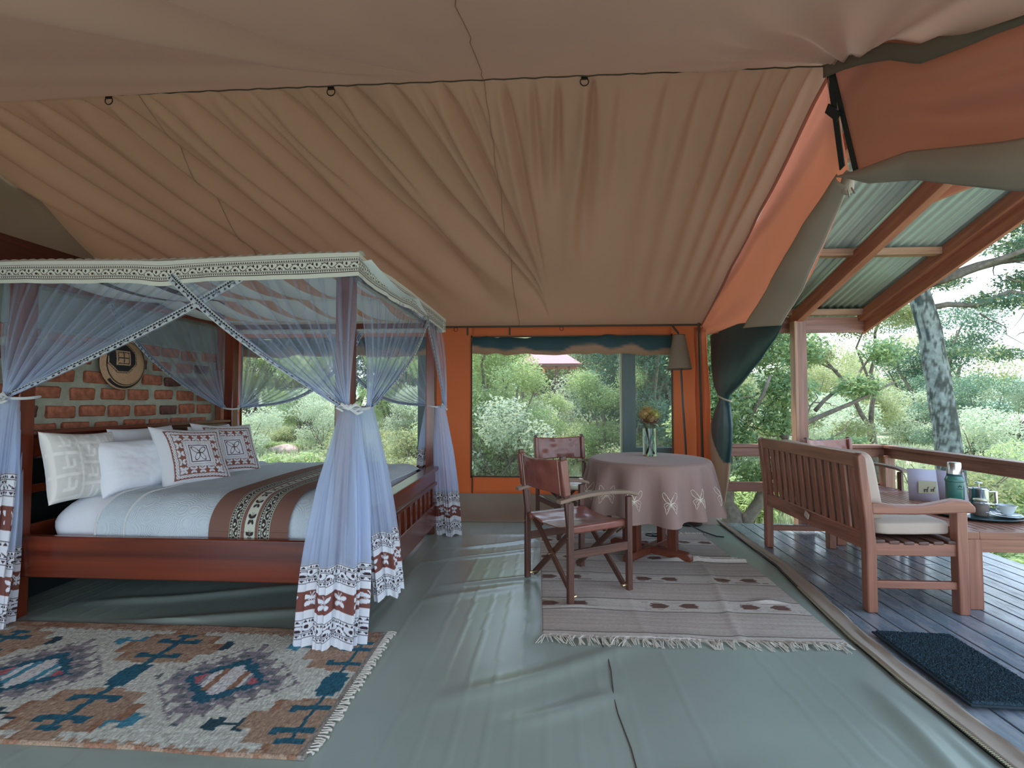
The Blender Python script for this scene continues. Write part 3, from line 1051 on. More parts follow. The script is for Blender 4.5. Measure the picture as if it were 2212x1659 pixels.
# posts and rail seen through the mesh windows
op = empty('outer_post', (.985, 5.62, 0), label='dark teal post with pale edge outside the right hand window', cat='post')
MB().box((0, 0, .7), (.145, .12, 2.9), 2).build('shaft', M['outpost'], op, bevel=.004)
MB().box((-.085, -.02, .7), (.02, .06, 2.88), 2).build('edge_strip', M['edging'], op)
MB().box((.42, 0, .685), (.70, .08, .10)).build('cross_rail', M['outpost'], op, bevel=.004)
op2 = empty('outer_post', (-1.37, 5.62, 0), label='dark teal post outside the window behind the bed foot', cat='post')
MB().box((0, 0, .7), (.13, .12, 2.9), 2).build('shaft', M['outpost'], op2, bevel=.004)

# ------------------------------------------------------------------ bed
BX0, BX1, BY0, BY1 = -3.06, -1.02, 2.68, 4.62
bed = empty('four_poster_bed', (-2.04, 3.65, 0), label='polished red brown four poster bed with slatted foot end', cat='bed')


def bl(p):
    return (p[0] + 2.04, p[1] - 3.65, p[2])


for (x, y) in ((BX0, BY0), (BX1 - .085, BY0), (BX1 - .04, BY1), (BX0, BY1)):
    MB().bar(bl((x, y, 0)), bl((x, y, 2.0)), .088, .09, up=(0, 1, 0)).build('post', M['mahogany'], bed, bevel=.006)
MB().bar(bl((BX0, BY0 - .005, .360)), bl((BX1 - .04, BY0 - .005, .360)), .045, .235).build('side_rail', M['mahogany'], bed, bevel=.008)
MB().bar(bl((BX0, BY1, .36)), bl((BX1, BY1, .36)), .045, .235).build('side_rail', M['mahogany'], bed, bevel=.006)
for nm, z, w, h, dx in (('foot_panel', .55, .035, .12, 0), ('foot_cap', .625, .10, .035, 0), ('foot_middle_rail', .485, .07, .03, 0), ('foot_bottom_rail', .20, .05, .19, 0), ('foot_ledge', .30, .075, .02, 0)):
    o = MB().bar(bl((BX1 + dx, BY0 + .05, z)), bl((BX1 + dx, BY1 - .05, z)), w, h).build(nm, M['mahogany'], bed if nm == 'foot_panel' else fpan, bevel=.004)
    if nm == 'foot_panel':
        fpan = o
for k in range(12):
    y = BY0 + .14 + k * .152
    MB().bar(bl((BX1 + .0, y, .30)), bl((BX1 + .0, y, .48)), .03, .055, up=(0, 1, 0)).build('foot_slat', M['mahogany'], fpan, bevel=.003)
MB().bar(bl((BX0, BY0 + .05, 1.065)), bl((BX0, BY1 - .05, 1.065)), .075, .03).build('headboard_cap', M['mahogany'], bed, bevel=.006)
for z, h in ((.985, .13), (.73, .05), (.42, .20)):
    MB().bar(bl((BX0, BY0 + .05, z)), bl((BX0, BY1 - .05, z)), .03, h).build('headboard_board', M['mahogany'], bed, bevel=.004)
for p, q in (((BX0, BY0, 1.985), (BX1, BY0, 1.985)), ((BX0, BY1, 1.985), (BX1, BY1, 1.985)), ((BX0, BY0, 1.985), (BX0, BY1, 1.985)), ((BX1 - .07, BY0, 1.985), (BX1 - .05, BY1, 1.985))):
    MB().bar(bl(p), bl(q), .04, .05).build('canopy_rail', M['mahogany'], bed, bevel=.004)
MB().box(bl((-2.04, 3.65, .27)), (1.9, 1.8, .04)).build('slat_base', M['dark_beam'], bed)


# ---- mattress and linen
def cushion_box(x0, x1, y0, y1, z0, z1, r, nx=60, ny=60, wob=.006, seed=0):
    """rounded soft block as closed surface: parametrise a superellipsoid-ish shell"""
    u = np.linspace(-PI, PI, nx * 2, endpoint=False)
    v = np.linspace(-PI / 2, PI / 2, ny)
    Uu, Vv = np.meshgrid(u, v, indexing='ij')
    e1, e2 = .18, .28
    sp = lambda w, m: np.sign(np.cos(w)) * np.abs(np.cos(w)) ** m
    sn = lambda w, m: np.sign(np.sin(w)) * np.abs(np.sin(w)) ** m
    X = sp(Vv, e2) * sp(Uu, e1)
    Yq = sp(Vv, e2) * sn(Uu, e1)
    Z = sn(Vv, e2)
    P = np.stack([(x0 + x1) / 2 + X * (x1 - x0) / 2, (y0 + y1) / 2 + Yq * (y1 - y0) / 2, (z0 + z1) / 2 + Z * (z1 - z0) / 2], -1)
    P[..., 2] += wob * n2(P[..., 0] * 5, P[..., 1] * 5, seed)
    return P


bm = bmesh.new()
bmesh.ops.create_cube(bm, size=1)
for v in bm.verts:
    v.co = Vector((-2.04 + v.co.x * 1.88, 3.645 + v.co.y * 1.81, .486 + v.co.z * .362))
bmesh.ops.bevel(bm, geom=list(bm.edges), offset=.172, segments=8, profile=.5, affect='EDGES')
for v in bm.verts:
    v.co.x += .01 * math.sin(v.co.z * 30 + v.co.y * 5)
me = bpy.data.meshes.new('mattress')
bm.to_mesh(me)
bm.free()
o = link('mattress', me, M['pillow'], None, True, None)
props(o, 'white sheeted mattress lying in the four poster bed', 'mattress')


def overbed(x0, x1, lift, nx, ny, colorfn=None, name='bedspread', m=None, ybot=.44, wob=.006, seed=0, xa=None):
    """cloth laid across the bed: over the near edge, across, over the far edge"""
    r = .17
    path = []
    for z in np.linspace(ybot, .675 - r, 10)[:-1]:
        path.append((2.735 - .012, z))
    for a in np.linspace(PI, PI / 2, 16):
        path.append((2.725 + r * 1.25 + r * 1.25 * math.cos(a), .675 - r + r * math.sin(a)))
    ye = 4.52
    for y in np.linspace(path[-1][0], ye - r * 1.2, 40)[1:]:
        path.append((y, .675 + .012 * math.sin((y - 2.9) / 1.4 * PI)))
    for a in np.linspace(PI / 2, 0, 10)[1:]:
        path.append((ye - r * 1.2 + r * 1.2 * math.cos(a) + .04, .675 - r + r * math.sin(a)))
    path = np.array(path)
    d = np.r_[0, np.cumsum(np.linalg.norm(np.diff(path, axis=0), axis=1))]
    L = d[-1]
    s = np.linspace(0, L, ny)
    yy_, zz2 = np.interp(s, d, path[:, 0]), np.interp(s, d, path[:, 1])
    ty, tz = np.gradient(yy_), np.gradient(zz2)
    nn = np.sqrt(ty ** 2 + tz ** 2)
    ny_, nz_ = -tz / nn, ty / nn
    X, Ssn = np.meshgrid(np.linspace(x0, x1, nx), s, indexing='ij')
    h = lift + wob * n2(X * 6, Ssn * 4, seed) + wob * .6 * n2(X * 14, Ssn * 6, seed + 1)
    xx = X.copy()
    if xa is not None:
        xx += xa(Ssn)
    P = np.stack([xx, yy_[None] + ny_[None] * h, zz2[None] + nz_[None] * h], -1)
    C = colorfn(X - x0, Ssn, x1 - x0) if colorfn else None
    return P, C


# quilted relief on the spread: rings and scrolls as real bumps in the material
def quilt_mat():
    m = mat('quilted spread', '#bccad4', .8)
    N, L = m.node_tree.nodes, m.node_tree.links
    b = N['Principled BSDF']
    tcn = [n for n in N if n.type == 'TEX_COORD'][0]
    vo = N.new('ShaderNodeTexVoronoi')
    vo.inputs['Scale'].default_value = 8
    mm = N.new('ShaderNodeMath')
    mm.operation = 'MULTIPLY'
    mm.inputs[1].default_value = 70
    sn_ = N.new('ShaderNodeMath')
    sn_.operation = 'SINE'
    bp = N.new('ShaderNodeBump')
    bp.inputs['Strength'].default_value = .35
    bp.inputs['Distance'].default_value = .003
    L.new(tcn.outputs['Object'], vo.inputs['Vector'])
    L.new(vo.outputs['Distance'], mm.inputs[0])
    L.new(mm.outputs[0], sn_.inputs[0])
    L.new(sn_.outputs[0], bp.inputs['Height'])
    L.new(bp.outputs[0], b.inputs['Normal'])
    return m


spread = empty('bedspread', (-1.85, 3.6, .6), label='pale grey blue quilted bedspread with a white corded edge', cat='bedspread')
off = np.array([1.85, -3.6, -.6])
P, _ = overbed(-2.60, -1.10, .012, 120, 160, seed=3, xa=lambda s: -.02 * sstep(.1, .5, s))
P[-12:, :, 2] -= (np.linspace(0, 1, 12) ** 2 * .05)[:, None]
qs = sheet('quilt', P + off, quilt_mat(), spread, thick=.006)
P, _ = overbed(-2.44, -2.41, .017, 3, 140, seed=3)
mb = MB()
mb.tube([tuple(p) for p in (P[1] + off)], .007, 6)
mb.build('white_cord', M['white_cloth'], qs)
P, _ = overbed(-2.61, -2.585, .016, 3, 140, seed=3)
MB().tube([tuple(p) for p in (P[1] + off)], .009, 6).build('edge_cord', M['white_cloth'], qs)


def runner_cols(u, s, w):
    brown, dark, cream = '#7d5c52', '#3b2c2b', '#c6cdbf'
    ink = np.zeros_like(u)
    v = u / w
    C = np.ones(u.shape + (3,)) * np.array(lin(brown))
    cr_ = np.array(lin(cream))

    def band(a, b):
        return (v > a) & (v < b)
    for a, b in ((.26, .41), (.62, .77)):
        bb = band(a, b)
        q = border_print(s, np.clip((v - a) / (b - a), 0, 1))
        ln = np.array(lin('#35292b'))
        pix = cr_ * (q[..., None]) + ln * (1 - q[..., None])
        C = np.where(bb[..., None], pix, C)
    bb = band(.455, .585)
    C = np.where(bb[..., None], cr_, C)
    vv = ((v - .455) / .13 - .5) * 2.3
    ph = ((s / .085) % 1 - .5) * 2.3
    bf = butterfly(vv, ph) & bb
    C = np.where(bf[..., None], np.array(lin('#33282a')), C)
    return C


run = empty('bed_runner', (-1.67, 3.6, .6), label='brown bed runner printed with cream vine and butterfly bands', cat='bed runner')
P, C = overbed(-1.905, -1.435, .029, 240, 800, runner_cols, seed=5, wob=.004)
sheet('runner_cloth', P + np.array([1.67, -3.6, -.6]), M['printed'], run, colors=C)


# ---- pillows
def pillow(w, h, t, n=60, ears=.07, colfn=None, seed=0, rough=.004):
    a = np.linspace(-1, 1, n)
    Uu, Vv = np.meshgrid(a, a, indexing='ij')
    pin = 1 - ears * (1 - np.abs(Vv) ** 2)
    pin2 = 1 - ears * (1 - np.abs(Uu) ** 2)
    X = Uu * pin * w / 2
    Z = Vv * pin2 * h / 2
    prof_ = ((1 - Uu ** 4) * (1 - Vv ** 4)).clip(0) ** .55
    wr_ = rough * (n2(Uu * 4, Vv * 4, seed) + .6 * n2(Uu * 9, Vv * 9, seed + 1)) * prof_
    F = np.stack([X, -t / 2 * prof_ + wr_, Z], -1)
    B = np.stack([X, t / 2 * prof_ - wr_, Z], -1)
    C = colfn(Uu, Vv) if colfn else None
    return F, B, C


def make_pillow(name, loc, rot, w, h, t, m, label, colfn=None, n=60, seed=0, ears=.07, group=None, base='#dfe3e8'):
    F, B, C = pillow(w, h, t, n, ears, colfn, seed)
    nu = n
    idx = np.arange(nu * nu).reshape(nu, nu)
    Fb = np.stack([idx[:-1, 1:], idx[1:, 1:], idx[1:, :-1], idx[:-1, :-1]], -1).reshape(-1, 4)
    cols = None
    if C is not None:
        cols = np.concatenate([C.reshape(-1, 3), np.ones((nu * nu, 3)) * np.array(lin(base))], 0)
    me = bpy.data.meshes.new(name)
    fa = np.stack([idx[:-1, :-1], idx[1:, :-1], idx[1:, 1:], idx[:-1, 1:]], -1).reshape(-1, 4)
    raw(me, np.concatenate([F.reshape(-1, 3), B.reshape(-1, 3)]), np.concatenate([fa, Fb + nu * nu]))
    if cols is not None:
        at = me.color_attributes.new('Col', 'FLOAT_COLOR', 'POINT')
        cc = np.ones((len(cols), 4), np.float32)
        cc[:, :3] = cols
        at.data.foreach_set('color', cc.ravel())
    o = link(name, me, m, None, True, None)
    o.location = loc
    o.rotation_euler = rot
    return props(o, label, 'pillow', group)


def key_pattern(u, v):
    c = np.array(lin('#d3d3d2'))
    d = np.array(lin('#c0c0bc'))
    x, y = (u + 1) * 3.2, (v + 1) * 3.2
    fx, fy = x % 2, (y + (np.floor(x / 2) % 2)) % 2
    ln = (np.abs(fx - .15) < .13) | ((np.abs(fy - .2) < .13)) | ((np.abs(fx - 1.0) < .12) & (fy > .8)) | ((np.abs(fy - .9) < .12) & (fx > .6) & (fx < 1.5)) | ((np.abs(fx - 1.5) < .1) & (fy > .9) & (fy < 1.6))
    return np.where(ln[..., None], np.array(lin('#dfdfdd')), c * .6 + d * .4)


def decor_pattern(u, v):
    wht = np.array(lin('#dde1e8'))
    brn = np.array(lin('#8a5a50'))
    C = np.ones(u.shape + (3,)) * wht
    m = np.maximum(np.abs(u), np.abs(v))
    s = .80
    ring = (m < s) & (m > .36)
    C = np.where(ring[..., None], brn, C)
    # zigzag outer and inner frames
    ta = np.where(np.abs(u) > np.abs(v), v, u)
    zig = .05 * np.abs(((ta * 5) % 1) * 2 - 1)
    for r0 in (.73, .42):
        C = np.where((np.abs(m - r0 - zig + .02) < .016)[..., None] | (np.abs(m - (r0 - .035)) < .012)[..., None] | (np.abs(m - r0 + zig - .03) < .013)[..., None], wht, C)
    # ring of butterflies
    for k in range(-2, 3):
        for sx_, sy_ in ((k * .27, .565), (k * .27, -.565), (.565, k * .27), (-.565, k * .27)):
            X_, Y_ = (u - sx_) / .135, (v - sy_) / .135
            if abs(sx_) > abs(sy_) + .01:
                X_, Y_ = -Y_, X_ * np.sign(sx_)
            else:
                Y_ = Y_ * np.sign(sy_) * -1
            C = np.where(butterfly(X_, Y_)[..., None], wht, C)
    core = m < .34
    C = np.where(core[..., None], np.array(lin('#e4e7ef')), C)
    fr = (np.abs(m - .285) < .012)
    bl_ = butterfly_lines(u / .27, v / .27, .05) & (m < .27)
    C = np.where((fr | bl_)[..., None], np.array(lin('#5b4a50')), C)
    return C


R9 = math.radians
make_pillow('pillow', (-2.84, 2.86, .855), (R9(-18), R9(3), R9(80)), .42, .44, .17, mat('key pillow', '#ffffff', .8, attr=True, bump=(14, .3, .01)), 'cream pillow with a greek key weave at the near end of the headboard', key_pattern, 90, 1, .09)
make_pillow('pillow', (-2.70, 3.13, .825), (R9(-28), 0, R9(76)), .56, .38, .20, M['pillow'], 'plain white pillow between the greek key pillow and the butterfly cushions', None, 60, 4, .07)
make_pillow('pillow', (-2.90, 3.42, .87), (R9(-14), 0, R9(88)), .56, .40, .15, M['pillow'], 'white pillow standing behind the first butterfly cushion', None, 60, 6, .06)
make_pillow('cushion', (-2.50, 3.36, .845), (R9(-30), R9(4), R9(68)), .50, .50, .16, M['printed'], 'nearer white square cushion printed with a brown butterfly frame', decor_pattern, 200, 8, .12)
make_pillow('cushion', (-2.53, 3.80, .85), (R9(-28), R9(3), R9(66)), .50, .50, .16, M['printed'], 'farther butterfly frame cushion beside the rear bed post', decor_pattern, 200, 9, .12)
make_pillow('pillow', (-2.86, 4.10, .86), (R9(-14), 0, R9(92)), .56, .38, .15, M['pillow'], 'white pillow behind the farther butterfly cushion', None, 60, 12, .06)

# ------------------------------------------------------------------ canopy cloth
can = empty('bed_canopy', (-2.04, 3.65, 2.0), label='white cotton bed canopy with a dark block printed vine border', cat='canopy')
co = np.array([2.04, -3.65, -2.0])
CY0, CY1, CX0, CX1 = 2.60, 4.70, -3.14, -.955


def valance(name, p0, p1, outn, topf, botf, n=1300, m=54):
    s = np.linspace(0, 1, n)
    v = np.linspace(0, 1, m)
    Sg, Vg = np.meshgrid(s, v, indexing='ij')
    p0, p1 = np.array(p0), np.array(p1)
    L = np.linalg.norm(p1 - p0)
    base = p0[None, None] * (1 - Sg[..., None]) + p1[None, None] * Sg[..., None]
    zt, zb = topf(Sg), botf(Sg)
    z = zt * (1 - Vg) + zb * Vg
    wob = .008 * n1(Sg * L * 5, 70) * (.3 + Vg) + .006 * n1(Sg * L * 13, 71) * Vg
    P = base.copy()
    P[..., 0] += outn[0] * wob
    P[..., 1] += outn[1] * wob
    P[..., 2] = z
    pv = (Vg - .17) / .66
    ink = border_print(Sg * L, np.clip(pv, -1, 2)) * ((pv > 0) & (pv < 1))
    fade = .5 + .5 * n1(Sg * L * 1.7, 72)
    a = inkmix(ink, '#d6d9d0', '#28242a')
    b = inkmix(ink, '#d6d9d0', '#50302c')
    C = a * (1 - fade[..., None]) + b * fade[..., None]
    shp = sheet(name, P + co, M['printed'], can, colors=C)
    return shp


dipn = lambda s: .02 * np.exp(-((s - .52) / .05) ** 2)
valance('printed_valance', (CX0 - .25, CY0, 0), (CX1 - .05, CY0, 0), (0, -1), lambda s: 2.055 + .018 * s ** 3 - dipn(s) * .2 + .006 * np.sin(s * 9), lambda s: 1.925 + .02 * (s - .5) ** 2 * 4 - dipn(s))
puff = lambda s: .055 * np.sin(PI * np.clip(s * 1.05 - .05, 0, 1)) - .05 * np.exp(-((s - .07) / .05) ** 2) * 0
valance('printed_valance', (CX1 - .05, CY0, 0), (CX1, CY1 + .1, 0), (1, 0), lambda s: 2.073 - .012 * np.sin(PI * np.clip(s * 4, 0, 1)) + .01 * np.sin(PI * s), lambda s: 1.945 - .02 * np.sin(PI * np.clip(s * 2.2, 0, 1)) + 0 * s)
valance('printed_valance', (CX1, CY1, 0), (CX0, CY1, 0), (0, 1), lambda s: 2.05 + 0 * s, lambda s: 1.93 + 0 * s, 400, 20)
# gathered top edge, puffed cloth on the foot side
A_, V_ = np.meshgrid(np.linspace(0, 1, 120), np.linspace(0, 1, 12), indexing='ij')
Pp = np.stack([CX1 - .05 * (1 - A_) - .006 - .30 * V_, CY0 + (CY1 + .08 - CY0) * A_, 2.07 + .008 * np.sin(PI * A_) - .012 * np.sin(PI * np.clip(A_ * 4, 0, 1)) * (1 - V_)
               + (.075 * np.sin(PI * np.clip(A_ * 1.1 - .1, 0, 1)) ** .8) * np.sin(PI * (V_ * .75 + .0)) ** .7], -1)
sheet('puffed_top', Pp + co, M['canopy_cloth'], can)
A_, V_ = np.meshgrid(np.linspace(0, 1, 420), np.linspace(0, 1, 8), indexing='ij')
Pp = np.stack([CX0 - .25 + (CX1 - .05 - CX0 + .25) * A_, CY0 + .10 * V_, 2.055 + .018 * A_ ** 3 + .006 * np.sin(A_ * 9) + .022 * np.sin(PI * V_ * .9) * (1 + .3 * np.sin(A_ * 260))], -1)
sheet('gathered_edge', Pp + co, M['canopy_cloth'], can)
# drooping cloth strips of the canopy top
for k in range(7):
    xc_ = -2.95 + k * .315
    A_, V_ = np.meshgrid(np.linspace(0, 1, 60), np.linspace(-1, 1, 10), indexing='ij')
    sag = -.055 * np.abs(np.sin(PI * A_ * 2)) - .01 * np.sin(PI * A_)
    Pp = np.stack([xc_ + V_ * .108 * (1 + .2 * np.sin(A_ * 6 + k)), CY0 + .06 + (CY1 - CY0 - .12) * A_, 2.04 + sag + .012 * V_ ** 2], -1)
    sheet('canopy_strip', Pp + co, mat('canopy strip cotton', '#eef3f4', .85, bump=(90, .1, .002)), can)


# ------------------------------------------------------------------ mosquito curtains
def fan(par, A, B, G, outn, N, org, zc=0.05, seed=0, hemside=True, dense=False, sagk=.05):
    """net panel: gathered top edge A (at post) -> B, pulled together at G. real z-folded pleats"""
    A, B, G, outn = (np.array(q, float) for q in (A, B, G, outn))
    al = (B - A) / np.linalg.norm(B - A)
    S_, Ly = [0.0], [0]
    w = .30 / N
    for k in range(N):
        s1 = (k + 1 - .25 * ((k * 7 + seed) % 3) / 2) / N * .985
        ww = w * (.6 + .5 * ((k * 5 + seed) % 4) / 3)
        S_ += [s1, s1 - ww, s1 + .0008]
        Ly += [0, 1, 2]
        if k < N - 1:
            S_ += [s1 + .001]
            Ly += [0]
    S_.append(1.0)
    Ly.append(0)
    S_, Ly = np.array(S_), np.array(Ly)
    t = np.linspace(0, 1, 40)
    Sg, Tg = np.meshgrid(S_, t, indexing='ij')
    Lg = Ly[:, None] * np.ones_like(Tg)

    def surf(Sg, Tg, Lg):
        T = A + (B - A) * Sg[..., None]
        e = Tg ** (1 + .25 * Sg)
        E_ = G + al * (.05 * (Sg[..., None] - .35)) + outn * (.055 + .02 * np.sin(Sg[..., None] * 9))
        p = T * (1 - e[..., None]) + E_ * e[..., None]
        p[..., 2] -= sagk * Sg * np.sin(PI * Tg) * .9
        off_ = .012 * np.sin(Sg * 2 * PI * N * .5 + seed) * (1 - Tg) ** .5 * np.clip(Tg * 5, 0, 1) + .02 * np.sin(PI * Tg) + .004 * Lg * (1 - .5 * Tg)
        return p + outn * off_[..., None]
    P = surf(Sg, Tg, Lg)
    # cover of the net: the threads close up where the panel narrows towards the tie
    w0 = np.linalg.norm(B - A)
    ratio = 1 / np.maximum(1 - np.clip(Tg, 0, 1) ** (1 + .25 * Sg), .05)
    dn = 1 - (1 - .17) ** ratio
    sheet('net_panel', P - org, M['net'], par, colors=np.repeat(np.clip(dn, 0, .97)[..., None], 3, -1))
    # dense gathers close to the post
    # bound and printed leading edge
    ns = 560
    sg, tg = np.meshgrid(np.linspace(.962, 1.0, 12), np.linspace(0, 1, ns), indexing='ij')
    P = surf(sg, tg, np.full_like(sg, 3.0))
    L = np.linalg.norm(B - G)
    v = (sg - .962) / .038
    ink = border_print(tg * L * .7, np.clip(v * .95 + .1, 0, 1) * .5 + .02)
    ink = ink * (v > .12) * (v < .85)
    C = inkmix(ink, '#b8c1c8', '#1c1e25')
    # keep the band a real width while the panel narrows to the tie
    c0 = surf(np.full_like(sg, 1.0), tg, np.full_like(sg, 3.0))
    d = c0[:, 1:] - c0[:, :-1]
    d = np.concatenate([d, d[:, -1:]], 1)
    d /= np.linalg.norm(d, axis=-1, keepdims=True) + 1e-9
    side = np.cross(d, outn)
    sgn = np.sign((side[..., 2]).mean())
    wdt = .05 * (1 - .55 * tg)
    P = c0 + side * sgn * (wdt * (1 - v))[..., None] + outn * .004
    sheet('printed_edge', P - org, M['printed'], par, colors=C)


def skirt(par, G, foot, org, rx, ry, z0, seed, hem=.40, open_=0.0, mnet='net_dense', tie=1.22, rt=.05, nf=9, skew=(0, 0), turned=0, tilt=0.0):
    """lower part of a tied curtain: folded tube that widens to the floor, opaque printed hem band"""
    na, nz_ = 260, 60
    a = np.linspace(0, 2 * PI, na, endpoint=False)
    zt = np.linspace(0, 1, nz_)

    def surf(Ag, Zg):      # Zg 0 at tie, 1 at floor
        e = Zg ** .85
        fz = 1 + (.17 * np.sin(nf * Ag + seed) + .08 * np.sin((2 * nf + 3) * Ag + seed * 2 + Zg) + .10 * np.sin(3 * Ag + 2 * Zg + seed) + .05 * np.sin((4 * nf + 5) * Ag - Zg * 2)) * np.clip(Zg * 3, 0, 1)
        fz = np.where(np.abs(Ag - 2 * PI) < .35, fz, fz)
        cxn = G[0] * (1 - e) + foot[0] * e
        cyn = G[1] * (1 - e) + foot[1] * e
        rxx = (rt + (rx - rt) * np.sin(np.clip(Zg * 1.15, 0, 1) * PI / 2)) * fz
        ryy = (rt + (ry - rt) * np.sin(np.clip(Zg * 1.15, 0, 1) * PI / 2)) * fz
        z = G[2] * (1 - Zg) + (z0 + tilt * np.cos(Ag)) * Zg
        z = z - .012 * np.sin(nf * Ag + seed) * Zg
        return np.stack([cxn + rxx * np.cos(Ag), cyn + ryy * np.sin(Ag), z], -1)
    L = G[2] - z0
    zc = 1 - hem / L
    Ag, Zg = np.meshgrid(a, zt * zc, indexing='ij')
    sheet('net_skirt', surf(Ag, Zg) - org, M[mnet], par, closed_u=True)
    # hem: band positions 0..1 from top to bottom
    na2, nh = 1000, 110
    a2 = np.linspace(0, 2 * PI, na2, endpoint=False)
    v = np.linspace(0, 1, nh)
    Ag, Vg = np.meshgrid(a2, v, indexing='ij')
    P = surf(Ag, zc + (1 - zc) * Vg)
    u = Ag / (2 * PI) * (rx + ry) * 4.6
    wht = np.array(lin('#dfe3ec'))
    C = np.ones(P.shape) * wht
    for b0, b1 in ((.0, .24), (.66, .90)):
        inside = (Vg > b0) & (Vg < b1)
        ink = border_print(u, np.clip((Vg - b0) / (b1 - b0), 0, 1))
        cc = inkmix(ink, '#dfe3ec', '#3a2c33')
        C = np.where(inside[..., None], cc, C)
    inside = (Vg > .33) & (Vg < .56)
    C = np.where(inside[..., None], np.array(lin('#7a4a43')), C)
    vv = -((Vg - .33) / .23 - .5) * 2.2
    ph = ((u / .095) % 1 - .5) * 2.25
    C = np.where((butterfly(ph, vv) & inside)[..., None], wht, C)
    sheet('printed_hem', P - org, M['printed'], par, colors=C, closed_u=True)


def tie_bow(par, G, org, out, r=.062):
    mb = MB()
    G = np.array(G)
    c = G - org
    mb.tube([(c[0] + r * math.cos(a), c[1] + r * math.sin(a), c[2] + .006 * math.sin(a * 2)) for a in np.linspace(0, 2 * PI, 28)], .009, 6, False)
    o_ = np.array(out) * (r + .012)
    side = np.array([-out[1], out[0], 0])
    k = c + o_
    mb.tube([tuple(k + side * .02 * s + np.array([0, 0, .012 * abs(s)])) for s in np.linspace(-1, 1, 7)], .014, 6)
    for sg_ in (-1, 1):
        mb.tube([tuple(k), tuple(k + side * .04 * sg_ + np.array([0, 0, .022])), tuple(k + side * .065 * sg_ + np.array([0, 0, .002])), tuple(k + side * .03 * sg_ + np.array([0, 0, -.016]))], [.007, .011, .009, .006], 6)
    mb.tube([tuple(k), tuple(k + side * .05 + np.array([0, 0, -.03]) + np.array(out) * .01), tuple(k + side * .075 + np.array([0, 0, -.018]))], [.007, .009, .006], 6)
    mb.build('tie_bow', M['white_cloth'], par)


ZT, ZB = 1.95, 1.22
post_ = {'NR': (BX1 - .085, BY0), 'FR': (BX1 - .04, BY1), 'NL': (BX0, BY0), 'FL': (BX0, BY1)}
cur = {}
for key, lab in (('NR', 'white net curtain tied to the near foot post of the bed'), ('FR', 'white net curtain tied to the far foot post of the bed'),
                 ('NL', 'white net curtain tied to the near headboard post, cut by the left edge'), ('FL', 'white net curtain tied to the far headboard post')):
    x, y = post_[key]
    cur[key] = empty('mosquito_curtain', (x, y, 0), label=lab, cat='curtain', group='net curtains of the bed')


def org(k):
    return np.array([post_[k][0], post_[k][1], 0.0])


fan(cur['NR'], (CX1 - .03, CY0 + .02, ZT), (-2.12, CY0 + .02, ZT), (-1.075, BY0 - .01, ZB), (0, -1, 0), 13, org('NR'), seed=1)
fan(cur['NR'], (CX1 - .085, CY0 + .02, ZT), (CX1 + .0, 4.02, ZT), (-1.05, BY0 + .05, ZB), (1, 0, 0), 17, org('NR'), seed=2, sagk=.10)
fan(cur['NL'], (CX0 + .02, CY0 + .02, ZT), (-1.62, CY0 + .04, ZT + .02), (BX0 - .02, BY0 + .0, 1.28), (0, -1, 0), 16, org('NL'), seed=3)
fan(cur['NL'], (CX0 + .02, CY0 + .02, ZT), (CX0 + .02, 3.75, ZT), (BX0, BY0 + .0, 1.28), (-1, 0, 0), 9, org('NL'), seed=4)
fan(cur['FL'], (CX0 + .03, CY1 - .02, ZT), (CX0 + .03, 3.30, ZT), (BX0 + .02, BY1 - .03, 1.19), (-1, 0, 0), 11, org('FL'), seed=5, sagk=.12)
fan(cur['FL'], (CX0 + .03, CY1 - .02, ZT), (-1.75, CY1 - .02, ZT), (BX0 + .05, BY1 + .03, 1.19), (0, 1, 0), 12, org('FL'), seed=6, sagk=.30)
fan(cur['FR'], (CX1 - .03, CY1 - .02, ZT), (-2.15, CY1 - .02, ZT), (BX1 - .05, BY1 + .03, 1.21), (0, 1, 0), 12, org('FR'), seed=7, sagk=.32)
fan(cur['FR'], (CX1 - .02, CY1, ZT), (CX1, 3.90, ZT), (BX1 + .03, BY1, 1.21), (1, 0, 0), 9, org('FR'), seed=8)
skirt(cur['NR'], (-1.07, BY0 - .02, 1.22), (-1.09, 2.50, 0), org('NR'), .155, .085, .008, 1, hem=.40, nf=7, tilt=.0)
skirt(cur['NR'], (-1.01, BY0 + .04, 1.22), (-.885, 2.76, 0), org('NR'), .085, .10, .17, 4, hem=.36, nf=5)
skirt(cur['FR'], (BX1 + .045, BY1 - .02, 1.21), (-.86, 4.60, 0), org('FR'), .10, .08, .008, 3, hem=.40, nf=5)
skirt(cur['FR'], (BX1 - .06, BY1 + .05, 1.21), (-1.16, 4.72, 0), org('FR'), .07, .06, .30, 5, hem=.5, nf=5)
skirt(cur['NL'], (BX0 - .03, BY0 - .02, 1.27), (-3.10, 2.53, 0), org('NL'), .15, .09, .01, 2, hem=.42, nf=7)
skirt(cur['NL'], (BX0 - .01, BY0 - .05, 1.27), (-3.04, 2.50, 0), org('NL'), .09, .06, .30, 6, hem=.55, nf=5)
skirt(cur['FL'], (BX0 - .02, BY1 + .05, 1.19), (-3.10, 4.75, 0), org('FL'), .10, .07, .02, 9, hem=.40, nf=6)
tie_bow(cur['NR'], (-1.055, BY0 + .0, 1.215), org('NR'), (.1, -1, 0), .085)
tie_bow(cur['FR'], (BX1 - .0, BY1 + .0, 1.205), org('FR'), (.98, -.2, 0), .075)
tie_bow(cur['NL'], (BX0 - .0, BY0 + .0, 1.275), org('NL'), (-.3, -1, 0), .08)
tie_bow(cur['FL'], (BX0 - .0, BY1 + .0, 1.185), org('FL'), (.5, .5, 0), .075)

